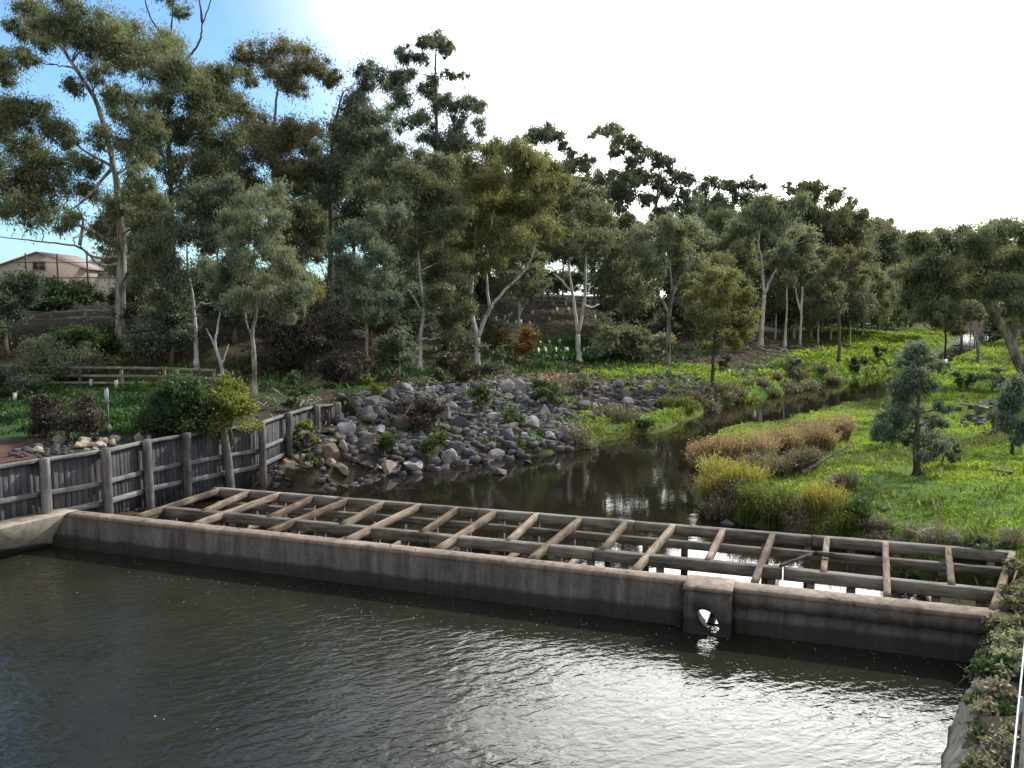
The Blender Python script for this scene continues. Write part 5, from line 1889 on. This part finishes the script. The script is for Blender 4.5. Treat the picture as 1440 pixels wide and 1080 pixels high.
# side wing with pale metal roof
mb = MB()
x0, x1 = H(66, 0)[0], H(160, 0)[0]
zr, ze = H(0, 359)[2], H(0, 384)[2]
y0 = DH + 3
V = [np.array(v) for v in [(x0, y0, ze), (x1 + .4, y0, ze), (H(118, 0)[0], y0 + 5, zr), (x0, y0 + 5, zr), (x0, y0 + 10, ze), (x1 + .4, y0 + 10, ze)]]
V2 = [v + np.array([0, 0, .12]) for v in V]
mb.add(V + V2, [[0, 1, 2, 3], [6, 9, 8, 7], [3, 2, 5, 4], [9, 10, 11, 8], [0, 6, 7, 1], [4, 5, 11, 10], [0, 3, 9, 6], [3, 4, 10, 9]], [[1, 5, 2], [7, 8, 11], [1, 7, 11], [1, 11, 5]])
mb.build("wing_roof", M["roof"], house)
mb = MB()
mb.box((x0 + .2, y0 + .4, base_z - 1), (x1, y0 + 9.6, ze - .003))
mb.build("wing_wall", M["render"], house)
c = H(55, 374)
fr = MB()
ww, hh = 9 * pxh, 6.5 * pxh
for (dx0, dx1, dz0, dz1) in ((-ww, ww, hh - .12, hh), (-ww, ww, -hh, -hh + .12), (-ww, -ww + .12, -hh + .12, hh - .12), (ww - .12, ww, -hh + .12, hh - .12), (-.06, .06, -hh + .12, hh - .12)):
    fr.box((c[0] + dx0, DH - .10, c[2] + dz0), (c[0] + dx1, DH + .02, c[2] + dz1))
win = fr.build("window", M["frame"], house)
mb = MB()
mb.box((c[0] - ww + .13, DH - .04, c[2] - hh + .13), (c[0] + ww - .13, DH - .02, c[2] + hh - .13))
p = mb.build("pane", M["window"], None)
p.parent = win
p.location = (0, 0, 0)
# boundary wall
mb = MB()
a, b_ = WD(10, 400, 97), WD(175, 400, 97)
for i in range(9):
    xa = a[0] + (b_[0] - a[0]) * i / 9
    xb = a[0] + (b_[0] - a[0]) * (i + .97) / 9
    mb.box((xa, 97, hz(xa, 97) - 1.5), (xb, 97.15, WD(0, 392, 97)[2] + random.uniform(-.05, .05)), random.random())
mb.box((a[0] - .1, 96.94, WD(0, 392, 97)[2] + .055), (b_[0], 97.2, WD(0, 391, 97)[2] + .12))
tag(mb.build("boundary_wall", M["render"]), "low cream garden wall in front of the brick house", "wall")
# tall wire fence on dark poles
cf = empty("tall_wire_fence", WD(82, 403, 92), "tall fence of dark poles with thin cross wires in front of the house", "fence")
zt, zb = WD(0, 358, 92)[2], WD(0, 415, 92)[2]
for u in (-8, 38, 82, 124, 166):
    x = WD(u, 400, 92)[0]
    mb = MB()
    mb.tube([(x, 92, zb - 1.2), (x, 92, zt + random.uniform(-.1, .2))], .10, 8)
    mb.build("pole", M["pole"], cf)
for v in (369, 390):
    z = WD(0, v, 92)[2]
    mb = MB()
    mb.tube([(WD(-8, 0, 92)[0], 91.88, z), (WD(60, 0, 92)[0], 91.88, z - .04), (WD(166, 0, 92)[0], 91.88, z)], .035, 6)
    mb.build("cross_wire", M["pole"], cf)
# pale palisade at the bank top seen between trunks
pf = empty("paling_fence", WD(460, 400, 90), "pale paling fence glimpsed between trunks at the bank top", "fence")
for (ua, ub) in ((425, 455), (455, 485), (485, 515)):
    mb = MB()
    for k in range(14):
        xa = WD(ua + (ub - ua) * k / 14, 0, 92)[0]
        z0 = hz(xa, 92)
        mb.box((xa, 92, z0 - .3), (xa + .14, 92.03, z0 + 1.7 + random.uniform(-.06, .06)), random.random())
    mb.build("paling_panel", M["rail_wood"], pf)

# ------------------------------------------------------------------ right abutment
ab = MB()
foot = [W(1392, 935, 0)[:2] + wdir * .35 + wnor * .4, W(1374, 964, 0)[:2], W(1345, 1000, 0)[:2], W(1318, 1085, 0)[:2], np.array([5.0, 10.4]), np.array([3.4, 8.2])]
topl = [W(1412, 872, 1.05)[:2] + wnor * .5, W(1396, 905, 1.1)[:2], W(1388, 960, 1.1)[:2], W(1374, 1085, 1.1)[:2], np.array([5.75, 9.8]), np.array([4.4, 7.5])]
back = [t + np.array([2.5, -.6]) for t in topl]
def loft(P, n=9):
    P = np.array([[p[0], p[1], 0] for p in P])
    return spline(P, n)[:, :2]


foot, topl, back = loft(foot), loft(topl), loft(back)
V = []
PR = (0, .12, .25, .4, .55, .7, .85)
for f, t, k in zip(foot, topl, back):
    row = [(*f, -1.0)]
    for q in PR:
        p = f * (1 - q) + t * q + rng.normal(0, .022, 2)
        row.append((p[0], p[1], 1.06 * q ** .85 + rng.normal(0, .022)))
    row += [(*t, 1.08 + rng.normal(0, .015)), (*(t * .7 + k * .3), 1.12 + rng.normal(0, .03)), (*k, 1.14), (*k, -1)]
    V += row
n6 = len(PR) + 5
Q = []
for i in range(len(foot) - 1):
    for j in range(n6):
        j2 = (j + 1) % n6
        Q.append([i * n6 + j, i * n6 + n6 + j, i * n6 + n6 + j2, i * n6 + j2])
mm_ = (len(foot) - 1) * n6
ab.add(V, Q, [[0, j, j + 1] for j in range(1, n6 - 1)] + [[mm_, mm_ + j + 1, mm_ + j] for j in range(1, n6 - 1)])
o = ab.build("abutment", M["concrete_rough"])
tag(o, "rough concrete abutment sloping into the pool at the lower right corner", "abutment")
# galvanised handrail
hr = empty("handrail", W(1430, 1000, 1.2), "thin pale pipe handrail along the overgrown right-hand wall", "railing")
ra, rb_ = W(1441, 905, 1.75), W(1424, 1074, 1.75)
ext = rb_ + (rb_ - ra) * .8
far_ = ra + (ra - rb_) * 1.4
mb = MB()
mb.tube([far_, ra, rb_, ext], .016, 8)
mb.build("top_pipe", M["galv"], hr)
for t in (-1.2, -.35, .5, 1.1):
    p = ra + (rb_ - ra) * t
    mb = MB()
    mb.tube([(p[0] + .02, p[1], 1.0), (p[0] + .02, p[1], 1.72)], .025, 8)
    mb.build("post", M["galv"], hr)
# low coping wall beside the rail
mb = MB()
q0, q1 = W(1446, 900, 1.5)[:2], W(1432, 1085, 1.5)[:2]
dd = (q1 - q0) / np.linalg.norm(q1 - q0)
nr = np.array([-dd[1], dd[0]])
nr = nr if nr[0] > 0 else -nr
q0 = q0 - dd * 4
q1 = q1 + dd * 3
mb.prism([q0, q1, q1 + nr * .45, q0 + nr * .45], .6, 1.52)
tag(mb.build("coping_wall", M["concrete_rough"]), "beige concrete coping wall at the far right edge of the pool", "wall")


# creepers on the abutment
def creeper(pts, n, L, mat, label, rad=.22, base_t=.5):
    cl = []
    for (u, v, z) in pts:
        p = W(u, v, z)
        for _ in range(5):
            cl.append((p + rng.normal(0, rad * .8, 3) * np.array([1, 1, .5]), rad * rng.uniform(.9, 1.5)))
    root = empty("creeper", cl[0][0], label, "creeper", "creepers over the right-hand wall")
    mb = MB()
    P = spline([c for c, r in cl[::2]], 3, .03)
    mb.tube(P, .02, 5)
    for c, r in cl:
        e = c + rng.normal(0, r, 3)
        mb.tube([c, (c + e) / 2 + rng.normal(0, .05, 3), e], [.01, .008, .004], 4)
    mb.build("stem", M["bark_brown"], root)
    link("foliage", crown_mesh("foliage", cl, L, M[mat], 2.8, 8, .8, .5, .5, base_t), root)


creeper([(1396, 925, 1.0), (1395, 950, 1.0), (1394, 985, 1.0), (1392, 1020, 1.0), (1391, 1060, 1.0), (1390, 1090, 1.0), (1402, 900, 1.1), (1406, 940, 1.15), (1402, 1010, 1.1)], 10, .075, "leaf_green", "dark green creeper hanging over the edge of the concrete abutment", .16, .45)
creeper([(1436, 800, 1.1), (1432, 830, 1.15), (1428, 860, 1.1), (1436, 850, 1.2), (1424, 885, 1.1), (1436, 885, 1.2)], 8, .085, "leaf_brown", "rusty brown creeper where the weir crest meets the right-hand wall", .17, .6)
creeper([(1424, 915, 1.2), (1434, 925, 1.25), (1418, 932, 1.15), (1428, 945, 1.2), (1436, 905, 1.25)], 8, .09, "leaf_grey", "pale-leaved creeper halfway along the right-hand wall", .16, .7)
creeper([(1412, 985, 1.2), (1418, 1020, 1.2), (1408, 1045, 1.2), (1416, 1070, 1.2), (1404, 1000, 1.15)], 8, .07, "reed_grey", "dry greyish tangle of creeper below the handrail", .16, .8)
shrub(1398, 795, 70, 34, "leaf_grey", "leafy pale green plant growing through the right end of the timber frame", D=20.6, n=9, leafpx=6)
shrub(1285, 798, 70, 26, "leaf_green", "olive weeds under the timber frame near its right end", D=21.3, n=8, leafpx=6)
shrub(1180, 780, 50, 18, "leaf_green", "low green weeds under the rear beam of the timber frame", D=22.6, n=6, leafpx=6)

# ------------------------------------------------------------------ light and sky
SUN_AZ, SUN_EL = R(52), R(40)          # azimuth measured from +Y towards +X
sd = Vector((math.sin(SUN_AZ) * math.cos(SUN_EL), math.cos(SUN_AZ) * math.cos(SUN_EL), math.sin(SUN_EL)))
sl = bpy.data.lights.new("sun", "SUN")
sl.energy = 3.3
sl.angle = R(.55)
sl.color = (1.0, .93, .82)
so = bpy.data.objects.new("sun", sl)
COL.objects.link(so)
so.rotation_euler = sd.to_track_quat("Z", "Y").to_euler()

wd = bpy.data.worlds.new("World")
SC.world = wd
wd.use_nodes = True
nt = wd.node_tree
for n in list(nt.nodes):
    nt.nodes.remove(n)
out = N(nt, "ShaderNodeOutputWorld")
bg = N(nt, "ShaderNodeBackground")
bg.inputs[1].default_value = .15
sky = N(nt, "ShaderNodeTexSky", sky_type="NISHITA")
sky.sun_disc = False
sky.sun_elevation = SUN_EL
sky.sun_rotation = SUN_AZ
sky.dust_density = 1.2
sky.ozone_density = 1.4
tc = N(nt, "ShaderNodeTexCoord")
GA, GE = R(18), R(22)
gdir = (math.sin(GA) * math.cos(GE), math.cos(GA) * math.cos(GE), math.sin(GE))
dot = N(nt, "ShaderNodeVectorMath", operation="DOT_PRODUCT")
nt.links.new(tc.outputs["Generated"], dot.inputs[0])
dot.inputs[1].default_value = gdir
nz = noise_tex(nt, 2.2, 5, .55, tc.outputs["Generated"])
dn = math_n(nt, "ADD", dot.outputs["Value"], math_n(nt, "MULTIPLY", math_n(nt, "SUBTRACT", nz, .5), .12))
veil = N(nt, "ShaderNodeMapRange", interpolation_type="SMOOTHSTEP")
veil.inputs[1].default_value = .82
veil.inputs[2].default_value = .985
nt.links.new(dn, veil.inputs[0])
glow = ramp(nt, dn, [(.74, (7.2, 7.4, 7.7)), (.88, (9, 9, 9)), (.93, (17, 17, 16.7)), (.96, (38, 37.4, 36.3)), (1.0, (54, 53, 51.5))])
blue = mix_col(nt, 1.0, sky.outputs[0], (.80, 1.08, 1.28), "MULTIPLY")
sx = N(nt, "ShaderNodeSeparateXYZ")
nt.links.new(tc.outputs["Generated"], sx.inputs[0])
# unseen grey-white cloud added behind the bridge to neutralise the blue ambient light
cb = N(nt, "ShaderNodeMapRange", interpolation_type="SMOOTHSTEP")
cb.inputs[1].default_value = .25
cb.inputs[2].default_value = -.35
cb.inputs[3].default_value = 0
cb.inputs[4].default_value = .85
nt.links.new(math_n(nt, "ADD", sx.outputs[1], math_n(nt, "MULTIPLY", math_n(nt, "SUBTRACT", nz, .5), 1.2)), cb.inputs[0])
blue = mix_col(nt, cb.outputs[0], blue, (4.3, 4.2, 4.05))
c = mix_col(nt, veil.outputs[0], blue, glow)
nt.links.new(c, bg.inputs[0])
nt.links.new(bg.outputs[0], out.inputs[0])

SC.view_settings.view_transform = "Standard"
SC.view_settings.look = "None"
SC.view_settings.exposure = 0.38
SC.view_settings.gamma = 1.0
SC.render.engine = "CYCLES"
SC.cycles.use_denoising = True
SC.cycles.max_bounces = 6
SC.cycles.diffuse_bounces = 3
SC.cycles.glossy_bounces = 3
SC.cycles.transmission_bounces = 4
SC.cycles.sample_clamp_indirect = 6
SC.cycles.sample_clamp_direct = 30
